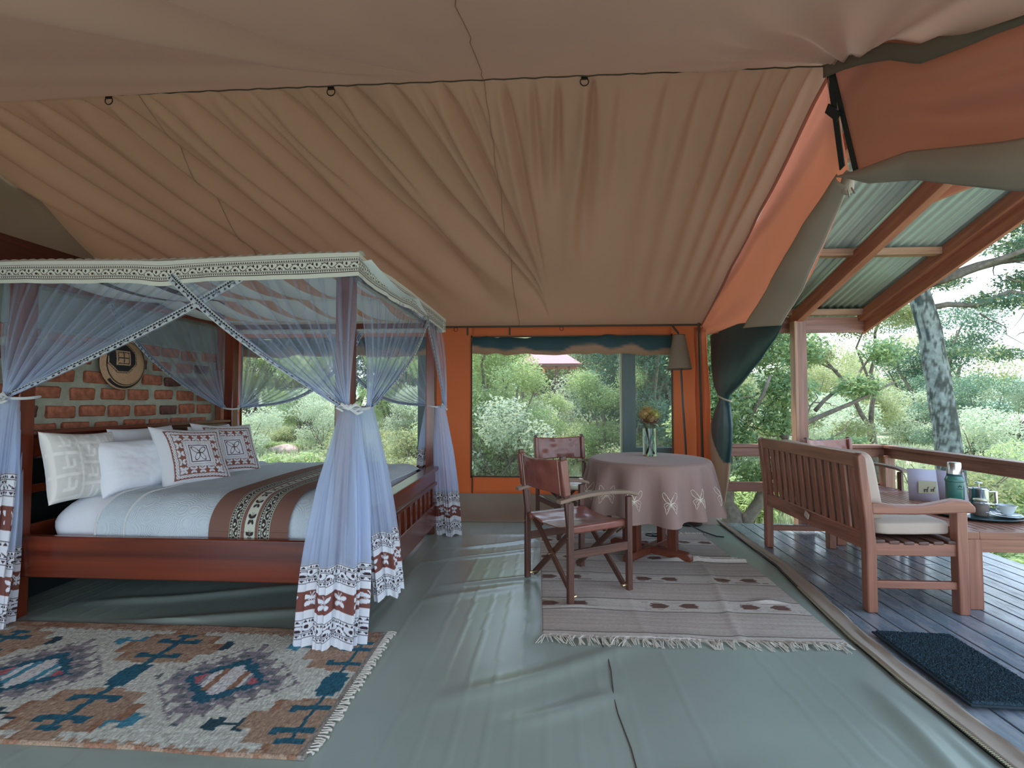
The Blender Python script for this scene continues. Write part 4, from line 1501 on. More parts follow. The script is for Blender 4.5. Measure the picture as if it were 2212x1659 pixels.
# woven basket plate on the brick wall -----------------------------------------------
na, nr = 220, 90
A_, R_ = np.meshgrid(np.linspace(0, 2 * PI, na, endpoint=False), np.linspace(.002, 1, nr), indexing='ij')
rr = R_ * .205
zb = .055 * (1 - R_ ** 2.2) + .0016 * np.sin(R_ * 150)
P = np.stack([zb + .005, rr * np.cos(A_), rr * np.sin(A_)], -1)
straw, dk = np.array(lin('#c39f80')), np.array(lin('#2b2c2e'))
C = np.ones(P.shape) * straw
yy_, zz_ = R_ * np.cos(A_), R_ * np.sin(A_)
cy_, cz_ = yy_ + .25, zz_ - .18
octo = np.maximum(np.maximum(np.abs(cy_), np.abs(cz_)), (np.abs(cy_) + np.abs(cz_)) * .72)
C = np.where((octo < .50)[..., None], dk, C)
C = np.where((np.abs(octo - .545) < .012)[..., None], dk, C)
sq = np.maximum(np.abs(cy_), np.abs(cz_))
C = np.where((sq < .27)[..., None], straw, C)
C = np.where(((sq < .22) & (sq > .19))[..., None] | ((sq < .2) & ((np.abs(cy_) < .02) | (np.abs(cz_) < .02)))[..., None], dk, C)
C = np.where(((R_ > .86) & (R_ < .95) & (np.sin(A_ + 2.2) > -.2))[..., None] | (np.abs(R_ - .82) < .012)[..., None], dk, C)
o = sheet('woven_basket', P, M['basket'], None, colors=C, closed_u=True, thick=.006)
o.location = (BWX + .03, 3.60, 1.55)
props(o, 'round woven straw basket with black octagon hung on the brick wall', 'basket')


# ------------------------------------------------------------------ rugs
def kilim():
    x0, x1, y0, y1 = -3.95, -.83, 1.70, 2.63
    nx, ny = 620, 190
    X, Yv = np.meshgrid(np.linspace(x0, x1, nx), np.linspace(y0, y1, ny), indexing='ij')
    q = .0155
    Xq = np.floor((X + .004 * n1(Yv * 60, 3)) / q) * q
    Yq = np.floor((Yv - 2.13 + .004 * n1(X * 50, 4)) / q) * q
    cream, tan, brn, teal, lteal, mauve, dkg, red, wht = [np.array(lin(c)) for c in ('#c3c6bc', '#a48b76', '#94705a', '#235c70', '#4489a0', '#8b858c', '#656d72', '#ad626a', '#cfcfcf')]
    C = np.ones(X.shape + (3,)) * cream

    def put(mask, c):
        nonlocal C
        C = np.where(mask[..., None], c, C)
    # medallions every 0.93 m
    for cx in (-1.42, -2.35, -3.28):
        dx, dy = Xq - cx, Yq
        d = np.abs(dx) / .34 + np.abs(dy) / .33
        put(d < 1, mauve)
        # stepped holes around the rim
        hx = (np.floor(np.abs(dx) / .062) + np.floor(np.abs(dy) / .062)) % 2
        put((d < .98) & (d > .62) & (hx < 1) & ((np.abs(dx) % .062) > .018), cream)
        put((d > .62) & (d < .98) & (hx >= 1) & ((np.abs(dy) % .062) < .026), dkg)
        put(d < .66, mauve)
        sx = ((Xq / .031).astype(int) % 2) * .03
        put(d < .54 + sx * 1.6, teal)
        core = (np.abs(dx) / .155 + np.abs(dy) / .12) < 1
        put(core, wht)
        st = np.floor((dx + .5) / .026).astype(int) % 4
        put(core & (st == 1), brn if cx > -2 else lteal)
        put(core & (st == 3) & (np.abs(dx) > .05), np.array(lin('#8c8f96')) if cx > -2 else np.array(lin('#5f9fb0')))
        put(core & (np.abs(dx) > .105), red)
        for sx_, sy_ in ((-.25, .29), (.22, .31), (-.24, -.30), (.20, -.28)):
            a, b = Xq - cx - sx_, Yq - sy_
            m_ = ((np.abs(a) < .075) & (np.abs(b) < .014)) | ((np.abs(np.abs(a) - .045) < .018) & (np.abs(b) < .045)) | ((np.abs(np.abs(a) - .075) < .012) & (np.abs(b) < .03))
            put(m_, lteal if (sx_ > 0 and sy_ > .3) or (sx_ < 0 and sy_ < 0) else np.array(lin('#274854')))
    # tan stepped columns with the anchor motif
    for cx in (-.93, -1.885, -2.815, -3.75):
        dx, dy = Xq - cx, Yq
        wd = .085 + .10 * (np.abs(np.abs(dy) - .25) < .13) + .06 * (np.abs(np.abs(dy) - .25) < .06)
        wd = wd - .07 * (np.abs(dy) < .10)
        put(np.abs(dx) < wd, tan)
        put((np.abs(dx) < wd) & (np.abs(dx) > wd - .035) & (n2(X * 9, Yv * 9, 5) > 0), brn)
        put((np.abs(dx) < .012) & (np.abs(dy) < .36), teal)
        put((np.abs(dx) < .055 - .012 * (np.abs(dy) > .06)) & (np.abs(dy) < .09), teal)
        for yy0 in (.16, .30):
            a = np.abs(dy) - yy0
            put((np.abs(dx) < .10) & (np.abs(a) < .018), teal)
            put((np.abs(np.abs(dx) - .085) < .022) & (a > -.02) & (a < .035), teal)
        put((np.abs(dx) < .05) & (np.abs(np.abs(dy) - .365) < .02), teal)
    # scalloped tan border
    tooth = ((X / .055) % 1) < .5
    put(np.abs(Yq) > .41 + .018 * tooth, tan)
    put((np.abs(Yq) > .43) & (n2(X * 16, Yv * 30, 8) > .1), brn)
    put((X > x1 - .03), np.array(lin('#8d867e')))
    C = C * (1 + .10 * n2(X * 40, Yv * 160, 9))[..., None]
    edge_wob = .008 * n1(X * 3, 12)
    shear = .06 * (Yv - y0) / (y1 - y0) * 0
    Z = .010 + .004 * n2(X * 4, Yv * 4, 2) + .0012 * n2(X * 60, Yv * 260, 7)
    rim = (Yv <= y0 + 1e-6) | (Yv >= y1 - 1e-6) | (X >= x1 - 1e-6)
    Z = np.where(rim, .0, Z)
    Xo = X + .055 * (Yv - 1.7) / .93 * 0 + (-.0)
    return np.stack([Xo, Yv + edge_wob - .03 * np.clip((X + 2) / -2, 0, 1) * 0, Z], -1), C


kr = empty('kilim_rug', (-2.0, 2.15, 0), rz=0, label='patterned kilim rug with teal and tan motifs along the bedside', cat='rug')
P, C = kilim()
o = sheet('woven_field', P - np.array([2.0 * -1, 2.15, 0]), M['rug'], kr, colors=C)
mb = MB()
for k in range(62):
    y = 1.72 + k * .0148 - 2.15
    x = -.83 + 2.0
    l = random.uniform(.022, .045)
    mb.tube([(x - .004, y, .008), (x + l * .5, y + random.uniform(-.006, .006), .010), (x + l, y + random.uniform(-.008, .008), .007)], [.003, .0035, .006], 5)
mb.build('knotted_fringe', M['yarn'], kr)['kind'] = 'stuff'


def grey_rug():
    x0, x1, y0, y1 = .0, 1.56, 2.64, 4.72
    nx, ny = 360, 460
    X, Yv = np.meshgrid(np.linspace(0, 1, nx), np.linspace(y0, y1, ny), indexing='ij')
    right = np.where(Yv > 3.92, 1.52, 1.58 + .01 * np.sin(Yv * 4)) - .02 * sstep(3.92, 4.7, Yv)
    left = .0 - .02 * sstep(2.6, 4.7, Yv)
    Xp = left + (right - left) * X
    base, pale, dark, brn = [np.array(lin(c)) for c in ('#afa49b', '#bdb5ac', '#66605a', '#694d44')]
    C = np.ones(X.shape + (3,)) * base
    band = (np.abs(((Yv - 3.06) / .455 + .5) % 1 - .5) < .17)
    C = np.where(band[..., None], pale, C)
    C = C * (1 + .10 * n1(Yv * 60, 3) + .06 * n2(Xp * 8, Yv * 90, 4))[..., None]
    yl = ((Yv - 3.06) / .455 + .5) % 1 - .5
    ln = (np.abs(np.abs(yl) - .19) < .010)
    C = np.where(ln[..., None], dark, C)
    for cx in (.135, .80, 1.34):
        for s_ in (-1, 1):
            dx = (Xp - cx) * s_ - .085
            notch = (np.abs(yl) * .455)
            m_ = (dx > -.06 + notch * 1.2) & (dx < .065 - notch * 1.2 + .03 * (notch > .02) * (notch / .04)) & (notch < .034)
            C = np.where(m_[..., None], brn, C)
            sp = (np.abs(dx) < .12) & (np.abs(notch - .048) < .003) & (n1(Xp * 30 + Yv, 6) > -.2)
            C = np.where(sp[..., None], brn, C)
    Z = .010 + .005 * n2(Xp * 3, Yv * 3, 6) + .002 * n2(Xp * 9, Yv * 4, 7)
    Z += .030 * np.exp(-((Yv - 3.935) / .028) ** 2) * sstep(.85, 1.2, Xp)
    Z += .020 * np.exp(-((Yv - 3.15 - .05 * (Xp - 1.3)) / .03) ** 2) * np.exp(-((Xp - 1.40) / .09) ** 2)
    Z += .012 * np.exp(-((Yv - 3.0) / .03) ** 2) * np.exp(-((Xp - .2) / .12) ** 2)
    Z += .005 * np.exp(-((Xp - 1.12 - .10 * np.sin(Yv * 2)) / .03) ** 2) + .003 * np.exp(-((Xp - .55) / .03) ** 2)
    rim = (X <= 0) | (X >= 1) | (Yv <= y0) | (Yv >= y1)
    Z = np.where(rim, 0, Z)
    return np.stack([Xp, Yv + .006 * n1(Xp * 2.5, 3), Z], -1), C


gr = empty('woven_rug', (.78, 3.65, 0), label='grey brown flat woven rug with small arrow motifs under table and chairs', cat='rug')
P, C = grey_rug()
sheet('woven_field', P - np.array([.78, 3.65, 0]), M['greyrug'], gr, colors=C)
mb = MB()
for (ye, sgn) in ((2.645, -1), (4.715, 1)):
    x = 0.0
    while x < 1.56:
        lx = random.uniform(-.02, .05)
        L_ = random.uniform(.05, .10) * (1 if sgn < 0 else .6)
        tw = random.uniform(-.02, .02)
        for s in range(4):
            o1 = random.uniform(-.012, .012)
            mb.tube([(x - .78 + s * .004, ye - 3.65 - sgn * .004, .008), (x - .78 + lx * .5 + o1, ye - 3.65 + sgn * L_ * .5, .012 + random.uniform(0, .006)), (x - .78 + lx + tw * s * .5 + o1, ye - 3.65 + sgn * L_, .005)], [.0030, .0026, .0018], 4)
        x += random.uniform(.018, .030)
mb.build('fringe', M['yarn'], gr)['kind'] = 'stuff'

dm = empty('door_mat', (1.96, 2.47, 0), label='dark blue grey pile door mat on the deck boards', cat='door mat')
bm_pts = ((-.19, .325), (.195, .35), (.135, -.90), (-.235, -.34))
mw, ml = .385, .65
MB().box((.0, -.005, .004), (mw, ml, .010)).build('rubber_border', M['rubber'], dm, bevel=.003)
X, Yv = np.meshgrid(np.linspace(-mw / 2 + .012, mw / 2 - .004, 130), np.linspace(-.318, .31, 200), indexing='ij')
Z = .017 + .0035 * rng.uniform(-1, 1, X.shape)
Z[0] = Z[-1] = .006
Z[:, 0] = Z[:, -1] = .006
sheet('pile', np.stack([X, Yv, Z], -1), M['coir'], dm)
dm.rotation_euler = (0, 0, R9(-2.5))

# ------------------------------------------------------------------ table with cloth
TC = (.885, 4.12)
tb = empty('round_table', (TC[0], TC[1], .011), rz=R9(0), label='round red brown wooden table on a cross base under the brown cloth', cat='table')
MB().lathe([(0, .740), (.475, .740), (.48, .75), (.475, .765), (0, .765)], n=64).build('tabletop', M['tablewood'], tb)
ang = R9(49)
for k in range(4):
    a = ang + k * PI / 2
    mb = MB()
    mb.bar((.205 * math.cos(a), .205 * math.sin(a), .02), (.205 * math.cos(a), .205 * math.sin(a), .74), .048, .075, up=(math.cos(a), math.sin(a), 0))
    mb.build('leg', M['tablewood'], tb, bevel=.004)
for k in range(2):
    a = ang + k * PI / 2
    c, s = math.cos(a), math.sin(a)
    mb = MB()
    L_ = .36
    prof_ = [(-L_, .0), (-L_, .035), (-L_ + .04, .062), (L_ - .04, .062), (L_, .035), (L_, 0)]
    vs = []
    for side in (-.028, .028):
        for (d, z) in prof_:
            vs.append((d * c - side * s, d * s + side * c, z + k * .002))
    n_ = len(prof_)
    fs = [tuple(range(n_ - 1, -1, -1)), tuple(range(n_, 2 * n_))]
    for i in range(n_):
        j = (i + 1) % n_
        fs.append((i, j, n_ + j, n_ + i))
    mb.add(vs, fs, [[(vs[i][0] * 1.0 + 3, vs[i][2] + vs[i][1] * .1) for i in f] for f in fs])
    mb.build('cross_foot', M['tablewood'], tb, bevel=.003)


def cloth_pt(a, r):
    """a angle array, r 0..1 radius on top then 1..2 hanging part"""
    top = np.clip(r, 0, 1)
    dn = np.clip(r - 1, 0, 1)
    f = np.sin(15 * a + 1.8 * np.sin(2 * a + .5))
    f = .5 * f + .3 * np.abs(f) ** .5 * np.sign(f) + .3 * np.sin(9 * a + 1 + np.sin(3 * a))
    R_ = top * .486 + .004 * np.clip(dn * 40, 0, 1) + (.024 + .068 * f) * dn ** .8 + .035 * dn
    drop = .40 + .018 * np.cos(4 * a + .4)
    z = .785 - .010 * sstep(.96, 1.0, top) - dn * drop
    z = z - .006 * (dn > 0)
    return np.stack([R_ * np.cos(a), R_ * np.sin(a), z], -1)


tcl = empty('tablecloth', (TC[0], TC[1], 0), label='brown round tablecloth with cream stitched butterflies over the round table', cat='tablecloth')
A_, R_ = np.meshgrid(np.linspace(0, 2 * PI, 420, endpoint=False), np.r_[np.linspace(.001, .97, 14), np.linspace(.975, 1.0, 5), np.linspace(1.01, 2.0, 44)], indexing='ij')
sheet('cloth', cloth_pt(A_, R_), M['tablecloth'], tcl, closed_u=True)


def wing_curves():
    cs = []
    for s in (-1, 1):
        cs.append([(0, .05), (.25 * s, .55), (.62 * s, .95), (.80 * s, .80), (.72 * s, .45), (.45 * s, .12), (.05 * s, .0)])
        cs.append([(.05 * s, 0), (.5 * s, .02), (.68 * s, -.2), (.55 * s, -.55), (.50 * s, -1.0), (.30 * s, -.62), (.12 * s, -.3), (0, -.08)])
        cs.append([(0, .1), (.14 * s, .38), (.30 * s, .50)])
        cs.append([(.03 * s, -.02), (.30 * s, -.12), (.5 * s, -.3)])
        cs.append([(.03 * s, -.06), (.2 * s, -.25), (.38 * s, -.55)])
    cs.append([(0, .18), (0, -.35)])
    return cs


def emb(a0, k):
    mb = MB()
    for cv in wing_curves():
        c = np.array(cv)
        s = np.linspace(0, len(c) - 1, len(c) * 3)
        xs_, ys_ = np.interp(s, range(len(c)), c[:, 0]), np.interp(s, range(len(c)), c[:, 1])
        pts = []
        for x, y in zip(xs_, ys_):
            aa = a0 + x * .062 / .54
            rr_ = 1 + (.235 - y * .075) / .40
            p = cloth_pt(np.array(aa), np.array(rr_))
            pts.append((p[0] + .003 * math.cos(aa), p[1] + .003 * math.sin(aa), p[2]))
        mb.tube(pts, .0016, 4)
    mb.build('stitched_butterfly', M['thread'], tcl)


for k in range(14):
    emb(R9(-90 + 3 + k * 360 / 14), k)

# vase with proteas
vz = empty('glass_vase', (.928, 4.27, .7865), label='clear cylindrical glass vase of water on the round table', cat='vase')
MB().lathe([(0, .0), (.056, .0), (.058, .004), (.058, .235), (.054, .235), (.053, .012), (0, .012)], n=40).build('glass', M['glass'], vz)
MB().lathe([(0, .0125), (.0527, .0125), (.0527, .105), (0, .105)], n=40).build('water', mat('water', '#e9f4f0', .0, glass=True), vz)
fw = empty('flower_bunch', (.928, 4.27, .80), label='bunch of yellow green pincushion flowers standing in the glass vase', cat='flowers')
random.seed(11)
for k in range(9):
    a = random.uniform(0, 2 * PI)
    r0, r1 = .03, .032
    mb = MB()
    mb.tube([(r0 * math.cos(a + 2.4), r0 * math.sin(a + 2.4), .006), (0.006 * math.cos(a), .006 * math.sin(a), .10), (r1 * math.cos(a), r1 * math.sin(a), .22), (.055 * math.cos(a), .045 * math.sin(a), .27)], .0035, 6)
    mb.build('stem', mat('flower stem', '#4f5a3c', .6), fw)
for (cx, cy, cz, r, colr) in ((-.045, .0, .33, .050, '#8f7a4a'), (.04, .01, .325, .048, '#8a8a45'), (-.005, .03, .355, .045, '#99824c'), (.0, -.03, .30, .042, '#7f6a40')):
    mb = MB()
    mb.lathe([(0, -.6 * r), (.5 * r, -.5 * r), (.85 * r, 0), (.8 * r, .55 * r), (.35 * r, .9 * r), (0, .95 * r)], (cx, cy, cz), 14)
    for j in range(70):
        a, e = random.uniform(0, 2 * PI), random.uniform(-.2, 1.3)
        d = Vector((math.cos(a) * math.cos(e), math.sin(a) * math.cos(e), math.sin(e)))
        c = Vector((cx, cy, cz))
        mb.tube([c + d * r * .8, c + d * r * 1.25 + Vector((0, 0, .008))], [.0022, .001], 4, False)
    mb.build('flower_head', mat('flower ' + colr, colr, .7), fw)
mb = MB()
for j in range(60):
    a = random.uniform(0, 2 * PI)
    l = random.uniform(.05, .10)
    z0 = random.uniform(.25, .30)
    mb.tube([(.02 * math.cos(a), .02 * math.sin(a), z0), (l * .6 * math.cos(a), l * .6 * math.sin(a), z0 + .015), (l * math.cos(a), l * math.sin(a), z0 + random.uniform(0, .06))], [.002, .002, .001], 4)
mb.build('red_bracts', mat('red bracts', '#6d4038', .7), fw)
for a, l, h in ((.4, .15, .40), (-.1, .17, .30), (-.35, .17, .26), (2.9, .12, .30), (1.2, .10, .42)):
    mb = MB()
    c, s = math.cos(a), math.sin(a)
    mb.tube([(.02 * c, .02 * s, .25), (l * .6 * c, l * .6 * s, h - .02), (l * c, l * s, h)], [.003, .005, .001], 5)
    mb.build('blade_leaf', M['leafD'], fw)
for a, l, z, m_ in ((-.55, .06, .245, 'leafE'), (-.25, .10, .24, 'leafC'), (2.2, .07, .27, 'leafD')):
    A2, B2 = np.meshgrid(np.linspace(0, 1, 8), np.linspace(-1, 1, 5), indexing='ij')
    w_ = .028 * np.sin(PI * (A2 * .9 + .05)) ** .7
    P = np.stack([(.02 + l * A2) * math.cos(a) - w_ * B2 * math.sin(a), (.02 + l * A2) * math.sin(a) + w_ * B2 * math.cos(a), z + .02 * np.sin(A2 * 3) - .01 * np.abs(B2)], -1)
    sheet('leaf', P, M[m_], fw)

# floor lamp in the corner
lp = empty('floor_lamp', (1.50, 5.14, 0), label='floor lamp with grey brown cone shade standing in the tent corner', cat='lamp')
MB().lathe([(0, 0), (.13, 0), (.135, .012), (.12, .022), (.02, .03), (0, .03)], n=32).build('base', M['black'], lp)
MB().tube([(0, 0, .02), (-.015, 0, .7), (-.06, 0, 1.66)], .011, 8).build('pole', M['black'], lp)
shd = MB().lathe([(.122, 1.59), (.060, 1.945)], (-.07, 0, 0), 40)
shd = shd.build('lamp_shade', M['shade'], lp)
mb = MB()
mb.tube([(-.07 + .122 * math.cos(a), .122 * math.sin(a), 1.59) for a in np.linspace(0, 2 * PI, 40)], .003, 5, False)
mb.tube([(-.07 + .060 * math.cos(a), .060 * math.sin(a), 1.945) for a in np.linspace(0, 2 * PI, 30)], .003, 5, False)
mb.build('shade_rim', M['seam'], shd)
MB().lathe([(0, 1.60), (.018, 1.60), (.03, 1.66), (.02, 1.72), (0, 1.73)], (-.068, 0, 0), 16).build('bulb', M['china'], lp)
MB().bar((-.08, -.02, 1.96), (-.12, .1, 2.07), .01, .02).build('hanging_tab', M['seam'], lp)

cb = MB()
pts = []
for t in np.linspace(0, 1, 60):
    pts.append((1.02 + .09 * math.cos(t * 13) * (1 - t * .3) + .1 * t, 4.62 + .05 * math.sin(t * 13), .018 + .004 * math.sin(t * 40)))
pts += [(1.25, 4.72, .02), (1.32, 4.80, .03), (1.36, 4.86, .14), (1.42, 4.95, .05), (1.52, 4.75, .022), (1.60, 4.62, .015), (1.66, 4.60, .015)]
o = cb.tube(pts, .007, 6).build('power_cable', M['cable'])
props(o, 'dark green power cable coiled on the floor behind the table legs', 'cable')


# ------------------------------------------------------------------ folding leather chairs
def make_chair(loc, rz, label, group='folding leather chairs'):
    t = empty('folding_armchair', loc, rz, label, 'chair', group)
    w, d = .262, .235            # half width, half depth; front is +y
    for sx_ in (-1, 1):
        for sy_ in (-1, 1):
            MB().bar((sx_ * w, sy_ * d, 0), (sx_ * w, sy_ * d, .615), .030, .040, up=(0, 1, 0)).build('leg', M['chairwood'], t, bevel=.004)
        MB().bar((sx_ * w, -d, .295), (sx_ * w, d, .295), .022, .055).build('side_stretcher', M['chairwood'], t, bevel=.003)
        # back upright, leaning
        MB().bar((sx_ * (w - .006), -d + .005, .40), (sx_ * (w - .002), -d - .055, .905), .026, .036, up=(0, 1, 0)).build('back_upright', M['chairwood'], t, bevel=.005)
        # curved arm
        n_ = 16
        vs, fs, us = [], [], []
        for i in range(n_ + 1):
            q = i / n_
            y = -d - .085 + q * (2 * d + .135)
            z = .640 + .020 * math.sin(q * PI) - .012 * (1 - q) ** 4 + (-.014 * max(0, (q - .9) / .1))
            hw_ = .026 + .012 * q
            cx_ = sx_ * (w + .006 * math.sin(q * PI))
            for a, b in ((-hw_, -.013), (hw_, -.013), (hw_, .011), (-hw_, .011)):
                vs.append((cx_ + a, y, z + b))
        for i in range(n_):
            for k in range(4):
                k2 = (k + 1) % 4
                fs.append((i * 4 + k2, i * 4 + k, (i + 1) * 4 + k, (i + 1) * 4 + k2))
                us.append([(i / n_ * .6, k * .05 + .05), (i / n_ * .6, k * .05), ((i + 1) / n_ * .6, k * .05), ((i + 1) / n_ * .6, k * .05 + .05)])
        fs += [(0, 1, 2, 3), (n_ * 4 + 3, n_ * 4 + 2, n_ * 4 + 1, n_ * 4)]
        us += [[(0, 0), (0, .05), (.02, .05), (.02, 0)]] * 2
        ab = MB()
        ab.add(vs, fs, us)
        ab.build('armrest', M['armwood'], t, bevel=.005)
    # crossed legs, front pair and rear pair
    for sy_, o_ in ((-1, .030), (1, -.030)):
        y = sy_ * d + o_
        MB().bar((-w + .035, y, .435), (w - .012, y, .03), .018, .038, up=(0, 0, 1)).build('cross_leg', M['chairwood'], t, bevel=.003)
        MB().bar((w - .035, y - sy_ * .02, .435), (-w + .012, y - sy_ * .02, .03), .018, .038, up=(0, 0, 1)).build('cross_leg', M['chairwood'], t, bevel=.003)
        mb = MB()
        mb.tube([(0, y - .025, .232), (0, y + .015, .232)], .007, 8)
        for sx_ in (-1, 1):
            mb.tube([(sx_ * (w - .012), y - .02, .035), (sx_ * (w - .012), y + .02, .035)], .010, 8)
            mb.tube([(sx_ * w, -d * 0 + sy_ * (d + .021), .40), (sx_ * w, sy_ * (d + .023), .40)], .006, 8)
            mb.bar((sx_ * (w - .005), y, .42), (sx_ * (w - .09), y, .36), .003, .012)
        mb.build('bolt', M['brass'], t)
    for sx_ in (-1, 1):
        MB().bar((sx_ * (w - .035), -d - .005, .440), (sx_ * (w - .035), d + .005, .440), .026, .036).build('seat_rail', M['chairwood'], t, bevel=.005)
    # leather seat, slung and wrapped over the rails
    X, Yv = np.meshgrid(np.linspace(-1, 1, 44), np.linspace(-1, 1, 30), indexing='ij')
    sag = .035 * (1 - X ** 2) * (1 + .0 * Yv) + .004 * n2(X * 4, Yv * 3, 3) * (1 - X ** 4)
    Xp = X * (w - .020)
    Z = .464 - sag - .012 * np.clip((np.abs(X) - .93) / .07, 0, 1) ** 1 * 2
    st_ = sheet('seat', np.stack([Xp, Yv * (d + .012), Z], -1), M['leather'], t, thick=.006)
    for sx_ in (-1, 1):
        MB().box((sx_ * (w - .033), 0, .436), (.040, 2 * d + .012, .05), 1).build('seat_sleeve', M['leather_dark'], st_, bevel=.012)
    X, Zv = np.meshgrid(np.linspace(-1, 1, 44), np.linspace(0, 1, 22), indexing='ij')
    yb = -d - .028 - .026 * Zv - .040 * (1 - X ** 2) * (.8 + .2 * Zv) + .005 * n2(X * 5, Zv * 4, 5) * (1 - X ** 4)
    zz_b = .655 + .228 * Zv - .014 * (1 - X ** 2) * Zv + .010 * (1 - X ** 2) * (1 - Zv)
    bk = sheet('backrest', np.stack([X * (w - .006), yb, zz_b], -1), M['leather'], t, thick=.006)
    for sx_ in (-1, 1):
        zb, zt_ = .655, .885
        f0, f1 = (zb - .40) / .505, (zt_ - .40) / .505
        MB().bar((sx_ * (w - .004), -d + .005 - .06 * f0, zb), (sx_ * (w - .002), -d + .005 - .06 * f1, zt_), .042, .054, up=(0, 1, 0)).build('back_sleeve', M['leather_dark'], bk, bevel=.010)
    mb = MB()
    for sx_ in (-1, 1):
        x_ = sx_ * (w - .040)
        mb.tube([(x_, -d - .028 - .026 * q - .040 * (1 - ((w - .040) / (w - .006)) ** 2) - .0045, .655 + .225 * q) for q in np.linspace(0, 1, 10)], .0016, 4)
    mb.build('stitching', M['thread'], bk)
    return t


ch0 = make_chair((.235, 3.39, .011), R9(-58.3), 'folding armchair with a leather seat in front, nearest the bed')
ch1 = copy_tree(ch0)
ch1.location = (.293, 4.75, .011)
ch1.rotation_euler = (0, 0, R9(-155.7))
ch1['label'] = 'folding leather armchair by the mesh window with its shiny backrest facing the table'
ch2 = copy_tree(ch0)
ch2.location = (2.98, 4.87, -.012)
ch2.rotation_euler = (0, 0, R9(-163))
ch2['label'] = 'folding leather armchair on the deck behind the bench and coffee table'

# ------------------------------------------------------------------ bench
bn = empty('garden_bench', (2.23, 3.76, -.012), label='teak slatted back bench on the deck with its back to the tent', cat='bench')
L2 = .655


def prism(name, prof, y, th, m, par, bevel=.004):
    """profile in x,z extruded along y by th, centred at y"""
    n_ = len(prof)
    vs = [(x, y - th / 2, z) for x, z in prof] + [(x, y + th / 2, z) for x, z in prof]
    fs = [tuple(range(n_)), tuple(range(2 * n_ - 1, n_ - 1, -1))]
    for i in range(n_):
        j = (i + 1) % n_
        fs.append((j, i, n_ + i, n_ + j))
    mb = MB()
    hor = max(p[0] for p in prof) - min(p[0] for p in prof) > max(p[1] for p in prof) - min(p[1] for p in prof)
    r_ = random.random() * 9
    us = [[((vs[i][0] if hor else vs[i][2]) + r_, (vs[i][2] if hor else vs[i][0]) + vs[i][1]) for i in f] for f in fs]
    mb.add(vs, fs, us)
    return mb.build(name, m, par, bevel=bevel)


for s in (-1, 1):
    y = s * L2
    prof = [(-.285, 0), (-.225, 0), (-.225, .40), (-.240, .60), (-.275, .93), (-.300, .955), (-.325, .935), (-.315, .80), (-.290, .55), (-.285, .40)]
    prism('back_leg', prof, y, .060, M['teak'], bn, .008)
    MB().bar((.265, y, 0), (.265, y, .605), .060, .062, up=(0, 1, 0)).build('front_leg', M['teak'], bn, bevel=.006)
    top = [(-.25, .655), (-.10, .640), (.05, .640), (.16, .662), (.24, .680), (.31, .672), (.345, .635), (.345, .600)]
    bot = [(.30, .598), (.0, .585), (-.25, .585)]
    prism('armrest', list(reversed(top + bot)), y, .062, M['teak'], bn, .010)
    MB().bar((-.24, y, .375), (.25, y, .375), .03, .075).build('seat_side_rail', M['teak'], bn, bevel=.004)
    MB().bar((-.24, y, .165), (.25, y, .165), .028, .045).build('side_stretcher', M['teak'], bn, bevel=.004)
MB().bar((-.295, -L2 + .03, .905), (-.295, L2 - .03, .905), .035, .085).build('top_rail', M['teak'], bn, bevel=.006)
MB().bar((-.258, -L2 + .03, .415), (-.258, L2 - .03, .415), .035, .105).build('lower_back_rail', M['teak'], bn, bevel=.006)
MB().bar((.265, -L2 + .03, .385), (.265, L2 - .03, .385), .03, .07).build('front_rail', M['teak'], bn, bevel=.006)
for k in range(14):
    y = -L2 + .085 + k * (2 * L2 - .17) / 13
    MB().bar((-.262, y, .46), (-.294, y, .87), .016, .048, up=(0, 1, 0)).build('back_slat', M['teak'], bn, bevel=.003)
for k in range(6):
    x = -.20 + k * .084
    z = .425 - .012 * math.sin((k + .5) / 6 * PI)
    MB().bar((x, -L2 - .02, z), (x, L2 + .02, z), .060, .020).build('seat_slat', M['chairwood'], bn, bevel=.005)
# pale cloth tag tied to the lower rail
MB().bar((-.285, -.05, .42), (-.285, .0, .44), .012, .045).build('cushion_tie', M['cushion'], bn, bevel=.004)


def soft(name, c, s, rot, label, seed, m=None, e1=.16, e2=.32):
    P = cushion_box(-s[0] / 2, s[0] / 2, -s[1] / 2, s[1] / 2, -s[2] / 2, s[2] / 2, .02, 50, 40, .0, seed)
    P += .004 * n2(P[..., 0] * 8 + P[..., 2] * 7, P[..., 1] * 8, seed)[..., None]
    o = sheet(name, P, m or M['cushion'], None, closed_u=True)
    o.location = c
    o.rotation_euler = rot
    return props(o, label, 'cushion')


soft('seat_cushion', (2.262, 3.745, .475), (.47, 1.22, .095), (0, 0, 0), 'long beige seat cushion lying on the teak bench', 3)
soft('back_cushion', (2.045, 3.50, .71), (.13, .62, .44), (0, R9(-9), 0), 'nearer beige back cushion leaning on the bench slats', 4)
soft('back_cushion', (2.045, 4.07, .71), (.13, .50, .44), (0, R9(-9), 0), 'farther beige back cushion leaning on the bench slats', 5)

